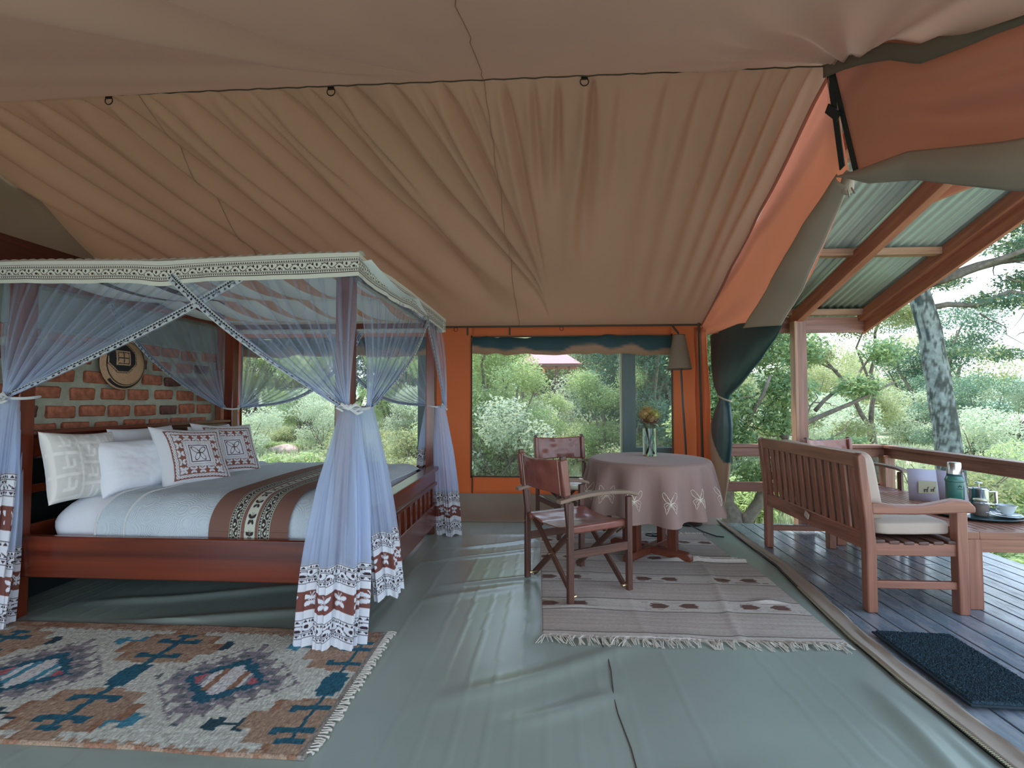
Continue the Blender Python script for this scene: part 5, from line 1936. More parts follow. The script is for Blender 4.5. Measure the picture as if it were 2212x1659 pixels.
# ------------------------------------------------------------------ coffee table and what stands on it
ct = empty('coffee_table', (2.96, 3.87, -.012), label='low teak coffee table with slatted top beside the bench', cat='table')
hx, hy, TZ = .37, .71, .472
for sx_ in (-1, 1):
    for sy_ in (-1, 1):
        MB().bar((sx_ * (hx - .045), sy_ * (hy - .045), 0), (sx_ * (hx - .045), sy_ * (hy - .045), .425), .085, .085, up=(0, 1, 0)).build('leg', M['teak'], ct, bevel=.005)
for sx_ in (-1, 1):
    MB().bar((sx_ * (hx - .035), -hy, TZ - .025), (sx_ * (hx - .035), hy, TZ - .025), .07, .045).build('top_frame', M['teak'], ct, bevel=.004)
    MB().bar((sx_ * (hx - .03), -hy + .09, .385), (sx_ * (hx - .03), hy - .09, .385), .03, .085).build('apron', M['teak'], ct, bevel=.003)
for sy_ in (-1, 1):
    MB().bar((-hx + .07, sy_ * (hy - .035), TZ - .025), (hx - .07, sy_ * (hy - .035), TZ - .025), .07, .045).build('top_frame', M['teak'], ct, bevel=.004)
    MB().bar((-hx + .09, sy_ * (hy - .03), .385), (hx - .09, sy_ * (hy - .03), .385), .03, .085).build('apron', M['teak'], ct, bevel=.003)
for k in range(11):
    x = -hx + .10 + k * (2 * hx - .20) / 10
    MB().bar((x, -hy + .072, TZ - .018), (x, hy - .072, TZ - .018), .046, .024).build('top_slat', M['teak'], ct, bevel=.003)
mb = MB()
for y in (-.35, 0, .35):
    mb.box((0, y, .418), (2 * hx - .08, .05, .02))
mb.build('under_batten', M['teak'], ct)
TT = TZ - .012 - .006          # slat surface in world z
tr = MB().lathe([(0, .006), (.235, .006), (.262, .020), (.268, .024), (.270, .018), (.240, .0), (0, .0)], n=64).build('tray', M['tray'])
tr.location = (3.03, 3.655, TT)
props(tr, 'round dark tray on the coffee table', 'tray')
TR = TT + .007
fk = empty('vacuum_flask', (3.02, 3.78, TR), label='green steel vacuum flask with a silver cup lid on the tray', cat='flask')
MB().lathe([(0, 0), (.050, 0), (.053, .006), (.053, .205), (.057, .210), (.057, .222), (.052, .228), (.046, .246), (0, .246)], n=40).build('body', M['flask'], fk)
MB().lathe([(0, .246), (.0445, .246), (.0445, .262), (0, .262)], n=40).build('collar', M['ink'], fk)
MB().lathe([(0, .262), (.044, .262), (.040, .340), (.036, .346), (0, .347)], n=40).build('cup_lid', M['steel'], fk)


def text_on(par, s, size, loc, rot, m, name='lettering'):
    cu = bpy.data.curves.new(name, 'FONT')
    cu.body = s
    cu.size = size
    cu.extrude = .0004
    cu.align_x = 'CENTER'
    tmp = bpy.data.objects.new(name, cu)
    me = bpy.data.meshes.new_from_object(tmp)
    bpy.data.objects.remove(tmp)
    o = bpy.data.objects.new(name, me)
    COL.objects.link(o)
    me.materials.clear()
    me.materials.append(m)
    o.parent = par
    o.location = loc
    o.rotation_euler = rot
    return o


aw = R9(-128)
r_ = .0545
text_on(fk, 'STANLEY', .0095, (r_ * math.cos(aw + .55), r_ * math.sin(aw + .55), .155), (R9(90), 0, aw + .55 + PI / 2), M['ink'])
mb = MB()
bx = math.cos(aw + .55), math.sin(aw + .55)
tx = -bx[1], bx[0]
for pts in (((-.012, .0), (-.004, .008), (0, .016)), ((.012, .0), (.004, .008), (0, .016)), ((-.012, .010), (0, .006), (.012, .010))):
    mb.tube([(r_ * bx[0] + tx[0] * a, r_ * bx[1] + tx[1] * a, .170 + b) for a, b in pts], .0014, 4)
mb.build('winged_emblem', M['ink'], fk)

fp = empty('french_press', (3.17, 3.76, TR), label='polished steel coffee press with plunger knob and handle on the tray', cat='coffee press')
MB().lathe([(0, 0), (.052, 0), (.054, .004), (.054, .155), (.056, .160), (.050, .168), (.0, .172)], n=40).build('body', M['steel'], fp)
MB().lathe([(.0565, .058), (.0572, .062), (.0565, .066)], n=40).build('band', M['steel'], fp)
MB().tube([(0, 0, .17), (0, 0, .200)], .004, 8).build('plunger_rod', M['steel'], fp)
MB().lathe([(0, .198), (.024, .199), (.026, .203), (.018, .208), (0, .209)], n=24).build('plunger_knob', M['steel'], fp)
mb = MB()
mb.bar((.05, -.01, .140), (.105, -.02, .142), .014, .010)
mb.bar((.100, -.019, .146), (.100, -.019, .045), .014, .016, up=(0, 1, 0))
mb.bar((.05, -.01, .05), (.105, -.02, .05), .014, .010)
mb.build('handle', M['steel'], fp, bevel=.003)
MB().bar((-.045, 0, .160), (-.078, .004, .166), .022, .008).build('spout', M['steel'], fp, bevel=.003)

jr = empty('coffee_jar', (3.045, 3.60, TR), label='small glass jar of brown coffee with a wide lid in front of the press', cat='jar')
MB().lathe([(0, 0), (.040, 0), (.043, .006), (.043, .082), (.036, .096), (.036, .104)], n=32).build('glass', mat('jar glass', '#dfe8e6', .05, alpha=.10, spec=.8), jr)
MB().lathe([(0, .003), (.0405, .003), (.0405, .078), (0, .080)], n=32).build('coffee', M['coffee'], jr)
MB().lathe([(.0, .104), (.041, .104), (.043, .109), (.040, .114), (0, .115)], n=32).build('lid', M['tinfoil'], jr)
cn = MB().lathe([(0, 0), (.032, 0), (.032, .098), (.028, .104), (0, .105)], n=32).build('steel_canister', M['steel'])
cn.location = (2.905, 3.56, TR)
props(cn, 'slim steel canister on the near left rim of the tray', 'canister')
for k, (dz, r_s) in enumerate(((0, .092), (.008, .080))):
    o = MB().lathe([(0, .004), (.045, .004), (r_s, .014), (r_s + .002, .016), (r_s - .002, .018), (.045, .009), (0, .008)], n=48).build('saucer', M['china'])
    o.location = (3.17, 3.56, TR + dz)
    props(o, ('lower white saucer of the pair under the cup', 'upper white saucer directly under the white cup')[k], 'saucer', 'saucers under the cup')
cp = empty('coffee_cup', (3.175, 3.56, TR + .018), label='wide white coffee cup standing on two saucers', cat='cup')
MB().lathe([(0, 0), (.026, 0), (.028, .004), (.040, .024), (.056, .064), (.0535, .064), (.038, .026), (.024, .008), (0, .008)], n=48).build('bowl', M['china'], cp)
MB().tube([(-.050, 0, .052), (-.068, -.005, .050), (-.070, -.006, .034), (-.058, -.004, .024), (-.040, 0, .022)], .0045, 8).build('handle', M['china'], cp)
mb = MB()
mb.lathe([(0, 0), (.010, .001), (.011, .003), (0, .002)], (0, 0, 0), 14)
mb.tube([(-.01, 0, .002), (-.05, .02, .005), (-.09, .04, .007)], [.002, .0015, .003], 6)
sp_ = mb.build('teaspoon', M['steel'])
sp_.location = (3.115, 3.50, TR + .026)
props(sp_, 'steel teaspoon lying on the saucer beside the cup', 'spoon')
ph = empty('smartphone', (2.765, 3.76, TT + .001), rz=R9(-48), label='smartphone lying face up on the near edge of the coffee table', cat='phone')
MB().box((0, 0, .0042), (.078, .160, .0075), 1).build('body', M['phone'], ph, bevel=.003)
MB().box((0, 0, .0084), (.070, .150, .0008), 1).build('screen', M['screen'], ph)
cd = empty('menu_card', (3.16, 4.13, TT), rz=R9(-10), label='folded white card with a small picture standing behind the flask', cat='card')
o = MB()
o.add([(-.19, 0, 0), (.02, .0, 0), (.015, .03, .245), (-.185, .03, .255)], [(0, 1, 2, 3)], [[(0, 0), (1, 0), (1, 1), (0, 1)]])
o.add([(.02, .0, 0), (.20, -.03, 0), (.195, .01, .235), (.015, .03, .245)], [(0, 1, 2, 3)], [[(0, 0), (1, 0), (1, 1), (0, 1)]])
pn = o.build('card_panel', M['paper'], cd)
sd = pn.modifiers.new('t', 'SOLIDIFY')
sd.thickness = .003
o = MB()
o.bar((-.125, -.003, .11), (.0, -.003, .108), .002, .10)
o.build('picture', M['picture'], cd)
mb = MB()
for (x, z, s_) in ((-.075, .085, 1), (-.030, .088, .8)):
    mb.bar((x - .014 * s_, -.006, z + .005), (x + .014 * s_, -.006, z + .005), .002, .007 * s_)
    mb.tube([(x + .010 * s_, -.006, z), (x + .017 * s_, -.006, z + .026 * s_), (x + .024 * s_, -.006, z + .026 * s_)], .002, 4)
    for q in (-.012, -.006, .006, .012):
        mb.tube([(x + q * s_, -.006, z), (x + q * s_, -.006, z - .016 * s_)], .0013, 4)
mb.build('animal_print', M['black'], cd)

# ------------------------------------------------------------------ outside: ground, hills, plants
def gz(X, Y):
    """ground height"""
    X, Y = np.asarray(X, float), np.asarray(Y, float)
    lft = 1 - sstep(.5, 9, X - .25 * (Y - 6))
    base = -.75 + .062 * np.clip(Y - 7, 0, 28) * lft + .02 * np.clip(Y - 35, 0, 200) * lft
    rgt = -.25 * sstep(2, 8, X) - .012 * np.clip(Y - 10, 0, 60) * (1 - lft) + .02 * np.clip(Y - 50, 0, 100) * (1 - lft)
    return base + rgt + .10 * n2(X * .35, Y * .35, 30) + .03 * n2(X * 1.6, Y * 1.6, 31)


gx = np.r_[-60, -40, np.linspace(-26, 34, 200), 48, 70, 110]
gy = np.r_[np.linspace(-8, 34, 170), 40, 50, 65, 90, 140]
X, Yv = np.meshgrid(gx, gy, indexing='ij')
Z = gz(X, Yv)
Z = np.where((X > -4.4) & (X < 3.8) & (Yv < 5.6) & (Yv > -1), -.85, Z)
g = sheet('ground', np.stack([X, Yv, Z], -1), M['soil'], None)
g['kind'] = 'structure'
# wooded ridges on the skyline
for k, (y0, h0, sd_) in enumerate(((95, 6.5, 1), (140, 11, 2))):
    xs = np.linspace(-160, 260, 420)
    hh = h0 * (.75 + .25 * n1(xs * .012, sd_)) + .9 * np.abs(n1(xs * .16, sd_ + 3)) + .7 * n1(xs * .5, sd_ + 5)
    t_ = np.linspace(0, 1, 10)
    Xh, Th = np.meshgrid(xs, t_, indexing='ij')
    P = np.stack([Xh, y0 + 30 * Th, -2 + (hh[:, None] + 2) * np.sin(Th * PI / 2)], -1)
    hl = sheet('hill', P, M['hill'], None)
    hl['kind'] = 'structure'


def leaves(cents, n, size, seed, flat=.5, aspect=.42, shell=.55):
    """cents: list of (x,y,z,rx,ry,rz) blobs; returns vertices and quads of folded leaves"""
    r = np.random.default_rng(seed)
    cents = np.array(cents, float)
    vol = (cents[:, 3] * cents[:, 4] * cents[:, 5]) ** (2 / 3)
    pick = r.choice(len(cents), n, p=vol / vol.sum())
    d = r.normal(size=(n, 3))
    d /= np.linalg.norm(d, axis=1, keepdims=True)
    rad = shell + (1 - shell) * r.random(n) ** .6
    rad *= 1 + .18 * np.sin(d[:, 0] * 7 + pick) * np.sin(d[:, 2] * 6 + pick * 2)
    c = cents[pick]
    p = c[:, :3] + d * c[:, 3:] * rad[:, None]
    ax = r.normal(size=(n, 3))
    ax[:, 2] = ax[:, 2] * .6 - .3
    ax /= np.linalg.norm(ax, axis=1, keepdims=True)
    up = r.normal(size=(n, 3)) * flat + np.array([0, 0, 1.0])
    sd_ = np.cross(ax, up)
    sd_ /= np.linalg.norm(sd_, axis=1, keepdims=True) + 1e-9
    nm = np.cross(sd_, ax)
    s = size * (.6 + .8 * r.random(n))[:, None]
    tip = p + ax * s
    a = p + ax * s * .45 + sd_ * s * aspect * .5 + nm * s * .06
    b = p + ax * s * .45 - sd_ * s * aspect * .5 + nm * s * .06
    V = np.stack([p, a, tip, b], 1).reshape(-1, 3)
    F = np.arange(n * 4).reshape(-1, 4)
    return V, F


def leafmesh(name, V, F, m):
    me = bpy.data.meshes.new(name)
    raw(me, V, F)
    me.materials.append(m)
    return me


def branches(segs, m, name='stems'):
    mb = MB()
    for pts, r0, r1 in segs:
        n_ = len(pts)
        mb.tube(pts, [r0 + (r1 - r0) * i / (n_ - 1) for i in range(n_)], 7)
    me = bpy.data.meshes.new(name)
    me.from_pydata(mb.v, [], mb.f)
    me.materials.append(m)
    me.polygons.foreach_set('use_smooth', [True] * len(me.polygons))
    return me


def wander(p, q, n, amp, seed):
    r = random.Random(seed)
    p, q = Vector(p), Vector(q)
    out = []
    for i in range(n + 1):
        t = i / n
        w = math.sin(PI * t) * amp
        out.append(p.lerp(q, t) + Vector((r.uniform(-w, w), r.uniform(-w, w), r.uniform(-w, w) * .5)))
    return out


PROTO = {}


def proto(kind, blobs, n, size, leaf, segs, **kw):
    V, F = leaves(blobs, n, size, hash(kind) % 1 + len(PROTO) + 3, **kw)
    PROTO[kind] = (leafmesh('foliage', V, F, M[leaf]), branches(segs, M['bark2']))


def rb(seed, n, R, H, z0, r0, r1):
    r = random.Random(seed)
    out = []
    for i in range(n):
        a, q = r.uniform(0, 2 * PI), r.uniform(0, 1) ** .6
        rr_ = r.uniform(r0, r1)
        out.append((R * q * math.cos(a), R * q * math.sin(a), z0 + r.uniform(0, 1) * H, rr_, rr_, rr_ * .75))
    return out


def stemset(seed, n, R, H, r0=.03):
    r = random.Random(seed)
    out = []
    for i in range(n):
        a = r.uniform(0, 2 * PI)
        out.append((wander((r.uniform(-.1, .1), r.uniform(-.1, .1), -.15), (R * math.cos(a) * r.uniform(.3, 1), R * math.sin(a) * r.uniform(.3, 1), H * r.uniform(.6, 1)), 6, .12, seed + i), r0, r0 * .25))
    return out


proto('round', rb(1, 14, .9, 1.1, .35, .35, .6), 13000, .066, 'leafA', stemset(1, 8, .8, 1.4))
proto('loose', rb(2, 22, 1.3, 2.6, .5, .3, .6), 20000, .075, 'leafA', stemset(2, 10, 1.1, 2.8, .05), shell=.3)
proto('dark', rb(3, 26, 1.7, 3.4, 1.0, .5, .8), 24000, .095, 'leafD', stemset(3, 9, 1.4, 3.8, .08), shell=.35)
proto('scrub', rb(4, 10, .6, .5, .1, .15, .35), 3500, .06, 'leafC', stemset(4, 14, .6, .8, .015), shell=.1)
proto('pale', rb(5, 18, 1.2, 1.6, .3, .35, .6), 9000, .09, 'leafE', stemset(5, 8, 1.0, 1.8), shell=.3)
proto('olive', rb(6, 20, 1.5, 2.2, .8, .4, .7), 18000, .08, 'leafC', stemset(6, 8, 1.3, 2.8, .06), shell=.3)
proto('low', rb(7, 12, .8, .35, .05, .18, .35), 6500, .075, 'leafA', stemset(7, 8, .6, .5, .012), shell=.2)
NAMES = {'round': ('bush', 'rounded green bush', 'bush'), 'loose': ('tree', 'loose blue green tree', 'tree'),
         'dark': ('tree', 'dense dark tree', 'tree'), 'scrub': ('shrub', 'dry olive shrub', 'shrub'),
         'pale': ('bush', 'pale sunlit bush', 'bush'), 'olive': ('tree', 'olive green tree', 'tree'), 'low': ('shrub', 'low leafy plant', 'shrub')}
GRP = {'round': 'rounded bushes', 'loose': 'loose young trees', 'dark': 'dark trees', 'scrub': 'dry shrubs', 'pale': 'pale bushes',
       'olive': 'olive trees', 'low': 'low plants'}


def plant(kind, x, y, s=1.0, rz=0.0, sz=None, label=None, group=True):
    nm, lb, ct_ = NAMES[kind]
    q = x / y
    where = ('outside beyond the pillows' if q < -.5 else 'seen past the bed' if q < -.22 else 'outside the window beside the bed foot' if q < -.09 else
             'outside the window behind the armchairs' if q < .16 else 'outside behind the table corner' if q < .30 else 'outside between door flap and porch post' if q < .52 else
             'beyond the far deck rail' if q < .72 else 'beyond the coffee table')
    d = math.hypot(x, y)
    dist = 'very close' if d < 9 else 'near' if d < 12 else 'midway' if d < 18 else 'far' if d < 28 else 'distant'
    size = 'small' if s < .8 else 'large' if s > 1.25 else 'medium'
    lb = '%s %s %s, %s' % (dist, size, lb, where)
    e = empty(nm, (x, y, float(gz(x, y)) - .03), rz, lb, ct_, '%s %s' % (GRP[kind], where))
    e.scale = (s, s, sz or s)
    for me, nn in zip(PROTO[kind], ('foliage', 'stems')):
        o = bpy.data.objects.new(nn, me)
        COL.objects.link(o)
        o.parent = e
        if nn == 'foliage':
            o['kind'] = 'stuff'
    return e


random.seed(23)
# behind the rear windows
spots = [('loose', -1.4, 11.0, 1.1), ('loose', -.9, 12.6, 1.2), ('loose', -.95, 9.6, .8), ('loose', -.2, 11.3, .6), ('low', .1, 8.0, 1.0), ('low', .9, 8.4, .9), ('low', -.9, 7.9, .9), ('low', .5, 7.6, .8),
         ('dark', 2.7, 13.2, 1.05), ('dark', 4.2, 15.5, 1.2), ('dark', 3.3, 17.5, 1.2), ('loose', 1.75, 12.0, .75), ('scrub', 1.5, 10.5, 1.2), ('scrub', 2.0, 12.4, 1.3), ('scrub', .9, 12.5, 1.1),
         ('pale', 2.3, 17.0, 1.2), ('loose', -2.5, 17.0, 1.3), ('olive', 1.2, 31.0, 1.8), ('olive', -3.2, 30.0, 1.9), ('olive', 5.0, 31.0, 2.0), ('dark', -1.0, 36.0, 2.0), ('dark', 3.0, 38.0, 2.2),
         ('dark', -9.0, 27.0, 1.6), ('loose', -6.2, 20.0, 1.2), ('loose', -4.4, 23.0, 1.3), ('olive', -8.0, 33.0, 2.0), ('dark', -13.0, 33.0, 2.0), ('olive', -12.5, 24.0, 1.4), ('loose', -9.5, 19.0, 1.1),
         ('dark', -17.0, 30.0, 2.0), ('pale', -6.8, 15.0, .7), ('pale', -4.6, 17.5, .8), ('scrub', -4.3, 11.0, 1.2), ('scrub', -3.0, 10.0, 1.1), ('scrub', -5.5, 13.2, 1.3), ('scrub', -3.4, 13.2, 1.2), ('low', -4.6, 9.0, 1.1),
         ('low', -3.6, 8.3, 1.0), ('low', -2.4, 9.0, 1.1), ('low', -5.8, 10.6, 1.2), ('round', -2.4, 13.2, .8), ('round', -1.9, 10.6, .7), ('loose', -2.3, 15.5, .9), ('pale', -8.4, 17.5, 1.0), ('olive', -5.0, 28.0, 1.7),
         ('loose', -15.0, 24.0, 1.5), ('dark', -22.0, 32.0, 2.2), ('olive', -19.0, 26.0, 1.6)]
for k, (kd, x, y, s) in enumerate(spots):
    plant(kd, x, y, s, random.uniform(0, 6), s * random.uniform(.9, 1.1))
# scattered meadow scrub
for k in range(46):
    y = random.uniform(9, 26)
    x = -.68 * y + random.uniform(0, 1) * .78 * y
    plant(random.choice(['scrub', 'low', 'low', 'scrub', 'pale']), x, y, random.uniform(.5, 1.0), random.uniform(0, 6))
# beyond the deck: bushes stepping away to the hills
right = [('low', 3.2, 8.6, 1.2), ('low', 4.2, 9.5, 1.2), ('pale', 5.4, 13.0, .8), ('pale', 7.8, 15.0, .9), ('round', 4.6, 14.5, 1.0), ('olive', 7.6, 21.0, 1.0), ('pale', 9.5, 18.0, 1.1), ('pale', 11.5, 20.0, 1.3),
         ('olive', 13.5, 25.0, 1.4), ('pale', 8.8, 26.0, 1.5), ('olive', 17.0, 28.0, 1.5), ('pale', 14.0, 33.0, 2.0), ('olive', 20.0, 36.0, 2.1), ('pale', 22.0, 30.0, 1.8), ('dark', 15.4, 18.5, .75), ('round', 10.4, 10.6, 1.0),
         ('round', 8.6, 10.0, .85), ('round', 9.6, 8.4, .9), ('olive', 10.5, 34.0, 2.2), ('dark', 27.0, 36.0, 2.0), ('pale', 28.0, 40.0, 2.4), ('pale', 18.0, 42.0, 2.6), ('olive', 25.0, 46.0, 2.6), ('low', 5.5, 7.6, 1.2), ('low', 6.6, 6.8, 1.2),
         ('low', 5.3, 6.2, 1.0), ('low', 4.7, 5.0, .9), ('low', 5.0, 4.0, .9), ('low', 5.8, 5.2, 1.0), ('scrub', 7.2, 9.0, 1.4), ('scrub', 6.2, 8.4, 1.2), ('pale', 31.0, 34.0, 2.0), ('dark', 33.0, 30.0, 2.0), ('pale', 12.0, 14.0, 1.0),
         ('round', 13.5, 12.5, 1.1), ('dark', 9.3, 30.0, 1.8), ('pale', 7.0, 32.0, 1.9), ('olive', 34.0, 45.0, 3.0), ('pale', 40.0, 52.0, 3.4), ('low', 8.4, 7.2, 1.3), ('low', 7.4, 7.8, 1.3)]
for kd, x, y, s in right:
    plant(kd, x, y, s, random.uniform(0, 6), s * random.uniform(.85, 1.05))

# near multi-stemmed tree at the deck corner
t1 = empty('tree', (2.95, 7.2, float(gz(2.95, 7.2)) - .05), label='multi stemmed leafy tree just beyond the deck rail, left of the porch post', cat='tree')
segs = [(wander((-.1, 0, 0), (-.35, .2, .9), 5, .05, 1), .17, .14), (wander((-.1, 0, .1), (.55, .0, 1.6), 6, .06, 2), .10, .05), (wander((.5, 0, 1.5), (1.0, .3, 2.9), 6, .1, 3), .065, .02),
        (wander((-.35, .2, .9), (-.5, .3, 2.9), 6, .1, 4), .09, .03), (wander((-.35, .2, .9), (.2, -.3, 2.4), 6, .1, 5), .06, .02), (wander((.55, 0, 1.6), (1.9, -.2, 2.3), 7, .08, 6), .045, .012),
        (wander((1.0, .1, 1.9), (2.3, .2, 3.0), 7, .12, 7), .03, .008), (wander((-.4, .2, 1.6), (-.9, -.3, 2.3), 5, .08, 8), .04, .012), (wander((.2, 0, 1.3), (1.7, -.4, 1.35), 7, .1, 9), .03, .008)]
for k in range(22):
    b = random.uniform(0, 1)
    st = (random.uniform(-.5, 1.2), random.uniform(-.2, .3), random.uniform(1.2, 2.4))
    segs.append((wander(st, (st[0] + random.uniform(-.6, .6), st[1] + random.uniform(-.5, .4), st[2] + random.uniform(-.2, .7)), 5, .06, 30 + k), .014, .004))
o = bpy.data.objects.new('trunk', branches(segs, M['bark2'], 'trunk'))
COL.objects.link(o)
o.parent = t1
bl1 = [(-.5, .2, 2.6, .55, .5, .5), (-.3, 0, 2.0, .5, .45, .4), (.3, .1, 2.9, .6, .5, .5), (-.8, 0, 1.7, .35, .35, .35), (.5, -.1, 2.2, .4, .4, .3), (.9, .2, 2.8, .35, .3, .3), (.0, 0, 3.5, .7, .6, .5), (-.6, .1, 3.3, .6, .5, .5),
       (-.2, -.1, 1.5, .35, .3, .25), (.35, -.1, 1.75, .3, .3, .22), (1.5, -.1, 2.25, .3, .25, .18), (1.9, .0, 2.75, .3, .25, .2), (1.2, -.3, 1.4, .4, .3, .18), (-.7, .0, 1.15, .35, .3, .3), (.1, 0, 1.0, .3, .3, .25), (.75, -.1, 1.0, .3, .3, .2)]
V, F = leaves(bl1, 20000, .078, 101, shell=.15)
o = bpy.data.objects.new('foliage', leafmesh('foliage', V, F, M['leafB']))
COL.objects.link(o)
o.parent = t1
o['kind'] = 'stuff'
V, F = leaves(bl1, 11000, .066, 102, shell=.3)
o = bpy.data.objects.new('young_leaves', leafmesh('young_leaves', V, F, M['leafA']))
COL.objects.link(o)
o.parent = t1
o['kind'] = 'stuff'

# big lichen trunk with the overhanging crown
t2 = empty('tree', (6.78, 8.5, -1.2), label='large grey tree with lichen spotted trunk and overhanging crown to the right', cat='tree')
pts = [(0.02, 0, 0), (-.02, 0, .9), (-.08, 0, 1.8), (-.18, 0, 2.8), (-.30, 0, 3.6), (-.48, 0, 4.4), (-.75, .1, 5.6), (-.9, .2, 7.0)]
nA = 40
prof_ = []
A_ = np.linspace(0, 2 * PI, nA, endpoint=False)
zs = np.linspace(0, 7, 120)
cxs = np.interp(zs, [p[2] for p in pts], [p[0] for p in pts])
Ag, Zg = np.meshgrid(A_, zs, indexing='ij')
rad = .195 - .010 * Zg + .018 * n2(Ag * 2.2, Zg * 1.6, 40) + .008 * n2(Ag * 7, Zg * 6, 41) + .10 * np.exp(-Zg / .3)
P = np.stack([cxs[None] + rad * np.cos(Ag), rad * np.sin(Ag), Zg], -1)
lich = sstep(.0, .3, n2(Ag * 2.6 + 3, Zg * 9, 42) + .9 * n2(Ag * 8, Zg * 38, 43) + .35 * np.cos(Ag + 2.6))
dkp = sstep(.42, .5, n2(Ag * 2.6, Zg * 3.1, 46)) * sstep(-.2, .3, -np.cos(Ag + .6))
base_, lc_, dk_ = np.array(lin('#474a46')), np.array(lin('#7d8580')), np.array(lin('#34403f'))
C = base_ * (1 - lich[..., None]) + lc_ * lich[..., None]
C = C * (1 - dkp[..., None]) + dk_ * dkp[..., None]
sheet('trunk', P, mat('tree trunk bark', '#ffffff', .95, attr=True, noise=(14, .25), bump=(14, .8, .03)), t2, colors=C, closed_u=True)
segs = [(wander((-.5, 0, 4.4), (2.4, -1.0, 5.2), 8, .2, 41), .09, .03), (wander((-.6, 0, 5.0), (-2.5, .5, 6.5), 8, .25, 42), .08, .02), (wander((-.4, 0, 4.0), (1.8, -1.5, 4.2), 8, .2, 43), .05, .015),
        (wander((1.0, -.6, 4.9), (3.6, -.5, 3.9), 8, .2, 44), .035, .01), (wander((-.3, 0, 4.4), (1.4, -2.2, 5.2), 8, .2, 45), .05, .015)]
for k in range(26):
    st = (random.uniform(.2, 3.4), random.uniform(-2, .2), random.uniform(3.6, 5.2))
    segs.append((wander(st, (st[0] + random.uniform(-.5, .7), st[1] + random.uniform(-.5, .5), st[2] - random.uniform(.1, .8)), 5, .08, 60 + k), .012, .003))
o = bpy.data.objects.new('branches', branches(segs, M['bark2'], 'branches'))
COL.objects.link(o)
o.parent = t2
crown = []
r = random.Random(5)
for k in range(60):
    x, y, z = r.uniform(.35, 4.6), r.uniform(-2.4, .8), r.uniform(3.3, 5.8)
    if z < 3.0 + .15 * x:
        continue
    crown.append((x, y, z, r.uniform(.28, .6), r.uniform(.3, .6), r.uniform(.08, .20)))
for k in range(26):
    crown.append((r.uniform(-2.6, 1.0), r.uniform(-1, 1), r.uniform(5.2, 7.0), .6, .6, .3))
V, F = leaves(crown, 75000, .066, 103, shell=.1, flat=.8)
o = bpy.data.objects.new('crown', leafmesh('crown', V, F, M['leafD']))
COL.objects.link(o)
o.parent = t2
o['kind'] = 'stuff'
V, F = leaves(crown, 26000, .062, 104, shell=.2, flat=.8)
o = bpy.data.objects.new('sunlit_leaves', leafmesh('sunlit_leaves', V, F, M['leafC']))  # second set of olive leaves, spread through the crown
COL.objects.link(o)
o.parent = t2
o['kind'] = 'stuff'

# tree with warm leaves between post and trunk
t3 = empty('tree', (6.1, 10.6, float(gz(6.1, 10.6))), label='slender tree with warm olive leaf clumps between porch post and grey trunk', cat='tree')
segs = [(wander((.9, 0, 0), (.75, 0, 1.6), 5, .05, 71), .10, .08), (wander((.75, 0, 1.5), (-.6, .1, 4.0), 8, .12, 72), .05, .015), (wander((.75, 0, 1.6), (1.2, .2, 4.6), 8, .12, 73), .05, .015),
        (wander((.1, 0, 2.7), (-1.4, .0, 3.4), 6, .1, 74), .025, .008), (wander((.8, 0, 1.0), (-1.6, -.6, 1.5), 8, .12, 75), .03, .008), (wander((.8, 0, 2.2), (.2, -.4, 4.2), 6, .1, 76), .03, .01)]
o = bpy.data.objects.new('trunk', branches(segs, M['bark2'], 'trunk'))
COL.objects.link(o)
o.parent = t3
bl3 = [(-.9, 0, 3.7, .6, .5, .35), (-.2, .1, 4.2, .6, .5, .4), (.5, 0, 3.7, .55, .5, .35), (-1.4, .0, 3.1, .5, .4, .25), (-.4, -.1, 3.0, .4, .4, .22), (.9, .2, 4.5, .6, .5, .4), (-1.6, -.6, 1.5, .5, .4, .2), (-.8, -.4, 1.7, .4, .4, .2),
       (.2, -.3, 1.5, .45, .4, .22), (-1.2, 0, 2.1, .4, .3, .2), (1.5, 0, 3.9, .5, .5, .3), (.3, -.2, 2.3, .3, .3, .18), (-.3, -.3, .9, .5, .4, .25), (-1.2, -.3, .8, .5, .4, .25)]
V, F = leaves(bl3, 26000, .062, 105, shell=.15)
o = bpy.data.objects.new('foliage', leafmesh('foliage', V, F, M['leafC']))
COL.objects.link(o)
o.parent = t3
o['kind'] = 'stuff'

# meadow grass: one uncountable object
r = np.random.default_rng(9)
n = 90000
d_ = 6.2 + 26 * r.random(n) ** 1.6
ang_ = np.radians(r.uniform(-44, 58, n))
gxp, gyp = np.tan(ang_) * d_ * .9, d_
ok = ~((gxp < 3.8) & (gyp < 6.0))
gxp, gyp = gxp[ok], gyp[ok]
n = len(gxp)
zg = gz(gxp, gyp)
h = (.07 + .12 * r.random(n)) * (1 + .03 * gyp)
w = .008 + .0016 * gyp
th = r.uniform(0, PI, n)
lx, ly = r.normal(size=n) * .05, r.normal(size=n) * .05
b1 = np.stack([gxp - w * np.cos(th), gyp - w * np.sin(th), zg - .02], -1)
b2 = np.stack([gxp + w * np.cos(th), gyp + w * np.sin(th), zg - .02], -1)
tp = np.stack([gxp + lx, gyp + ly, zg + h], -1)
me = bpy.data.meshes.new('meadow_grass')
raw(me, np.stack([b1, b2, tp], 1).reshape(-1, 3), np.arange(n * 3).reshape(-1, 3))
me.materials.append(M['grass'])
o = bpy.data.objects.new('meadow_grass', me)
COL.objects.link(o)
props(o, 'pale green meadow grass covering the ground outside', 'grass', kind='stuff')

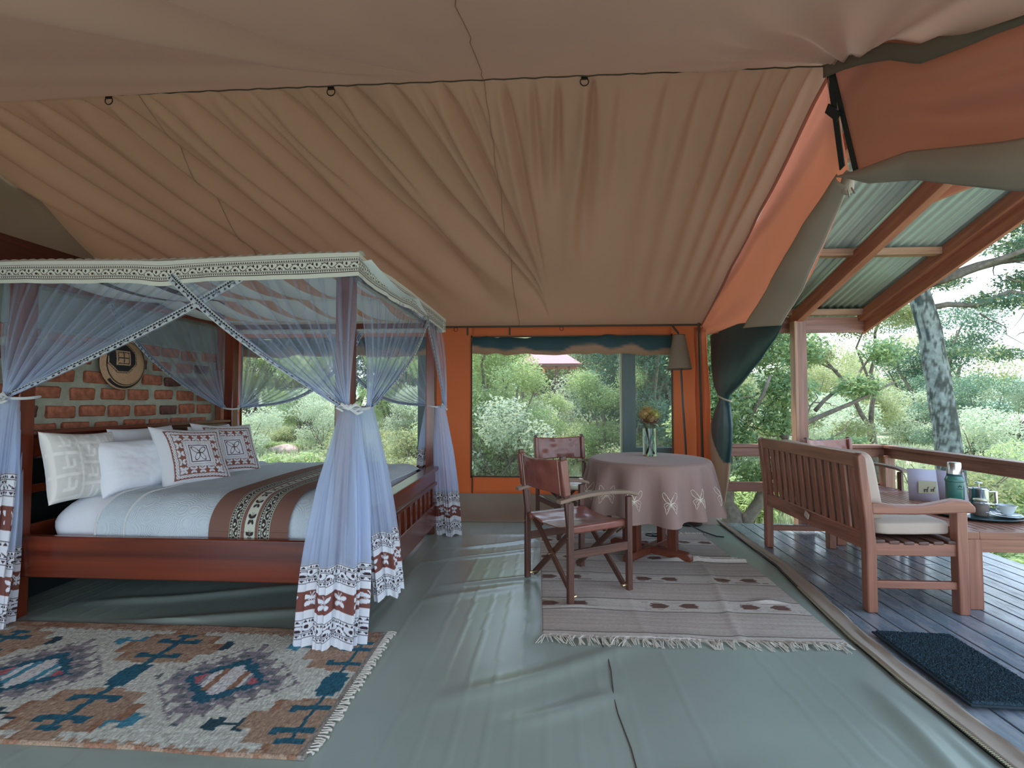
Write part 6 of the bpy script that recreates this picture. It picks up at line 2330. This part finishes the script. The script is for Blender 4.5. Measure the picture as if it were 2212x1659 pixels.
# pinkish stones in the meadow
random.seed(4)
for (x, y, s, lb) in ((-6.3, 12.6, .42, 'pink grey stone lying highest in the meadow seen past the pillows'), (-5.1, 10.6, .30, 'flat pinkish stone in the meadow behind the bed'), (-4.4, 10.0, .22, 'small pinkish stone beside the flat stone'),
                      (-3.7, 8.9, .26, 'pinkish stone low in the meadow near the window sill'), (-7.9, 14.6, .35, 'far pinkish stone near the rear bed post')):
    bm = bmesh.new()
    bmesh.ops.create_icosphere(bm, subdivisions=3, radius=1)
    for v in bm.verts:
        k = 1 + .18 * math.sin(v.co.x * 3 + x) * math.cos(v.co.y * 4 + y) + random.uniform(-.03, .03)
        v.co = Vector((v.co.x * s * 1.3, v.co.y * s, v.co.z * s * .5)) * k
    me = bpy.data.meshes.new('stone')
    bm.to_mesh(me)
    bm.free()
    o = link('stone', me, M['stone'], None, True, None)
    o.location = (x, y, float(gz(x, y)) + s * .12)
    props(o, lb, 'stone')

# distant safari tent with a red roof
ht = empty('safari_tent', (.35, 24.0, 0), label='distant raised safari tent with a faded red roof among the trees', cat='tent')
vs = [(-1.75, -.9, 3.05), (1.55, -.9, 3.05), (1.55, 2.6, 3.05), (-1.75, 2.6, 3.05), (-.9, .8, 3.75), (.8, .8, 3.75)]
mb = MB()
mb.add(vs, [(0, 1, 5, 4), (1, 2, 5), (2, 3, 4, 5), (3, 0, 4), (3, 2, 1, 0)], [[(0, 0)] * 4, [(0, 0)] * 3, [(0, 0)] * 4, [(0, 0)] * 3, [(0, 0)] * 4])
mb.build('roof', M['pinkroof'], ht, smooth=False)
MB().box((-.1, -.9, 3.0), (3.2, .06, .14)).build('eave_beam', M['hutwood'], ht)
for x in (-1.0, .35, .95):
    MB().box((x, -.8, 1.55), (.11, .11, 2.9), 2).build('roof_post', M['hutwood'], ht)
MB().box((-.1, .4, .72), (2.6, 2.4, .12)).build('deck', M['hutwood'], ht)
for z in (1.62, 1.15):
    MB().box((0, -.8, z), (2.3, .05, .07)).build('rail', M['hutwood'], ht)
for x in (-1.0, -.55, -.1, .35, .8):
    MB().box((x, -.78, 1.2), (.34, .03, .42)).build('balustrade_panel', mat('hut shade', '#4c4a48', .8), ht)
for x in (-1.2, 0, 1.0):
    MB().box((x, -.6, .2), (.12, .12, 1.0), 2).build('pile', M['hutwood'], ht)
MB().box((.0, .9, 1.8), (2.2, .1, 1.2)).build('tent_wall', mat('hut shade', '#4c4a48', .8), ht)
MB().lathe([(0, 0), (.06, .02), (.07, .1), (.05, .18), (0, .2)], (-.25, -.85, 2.62), 10).build('lantern', mat('lantern', '#d07a50', .5), ht)
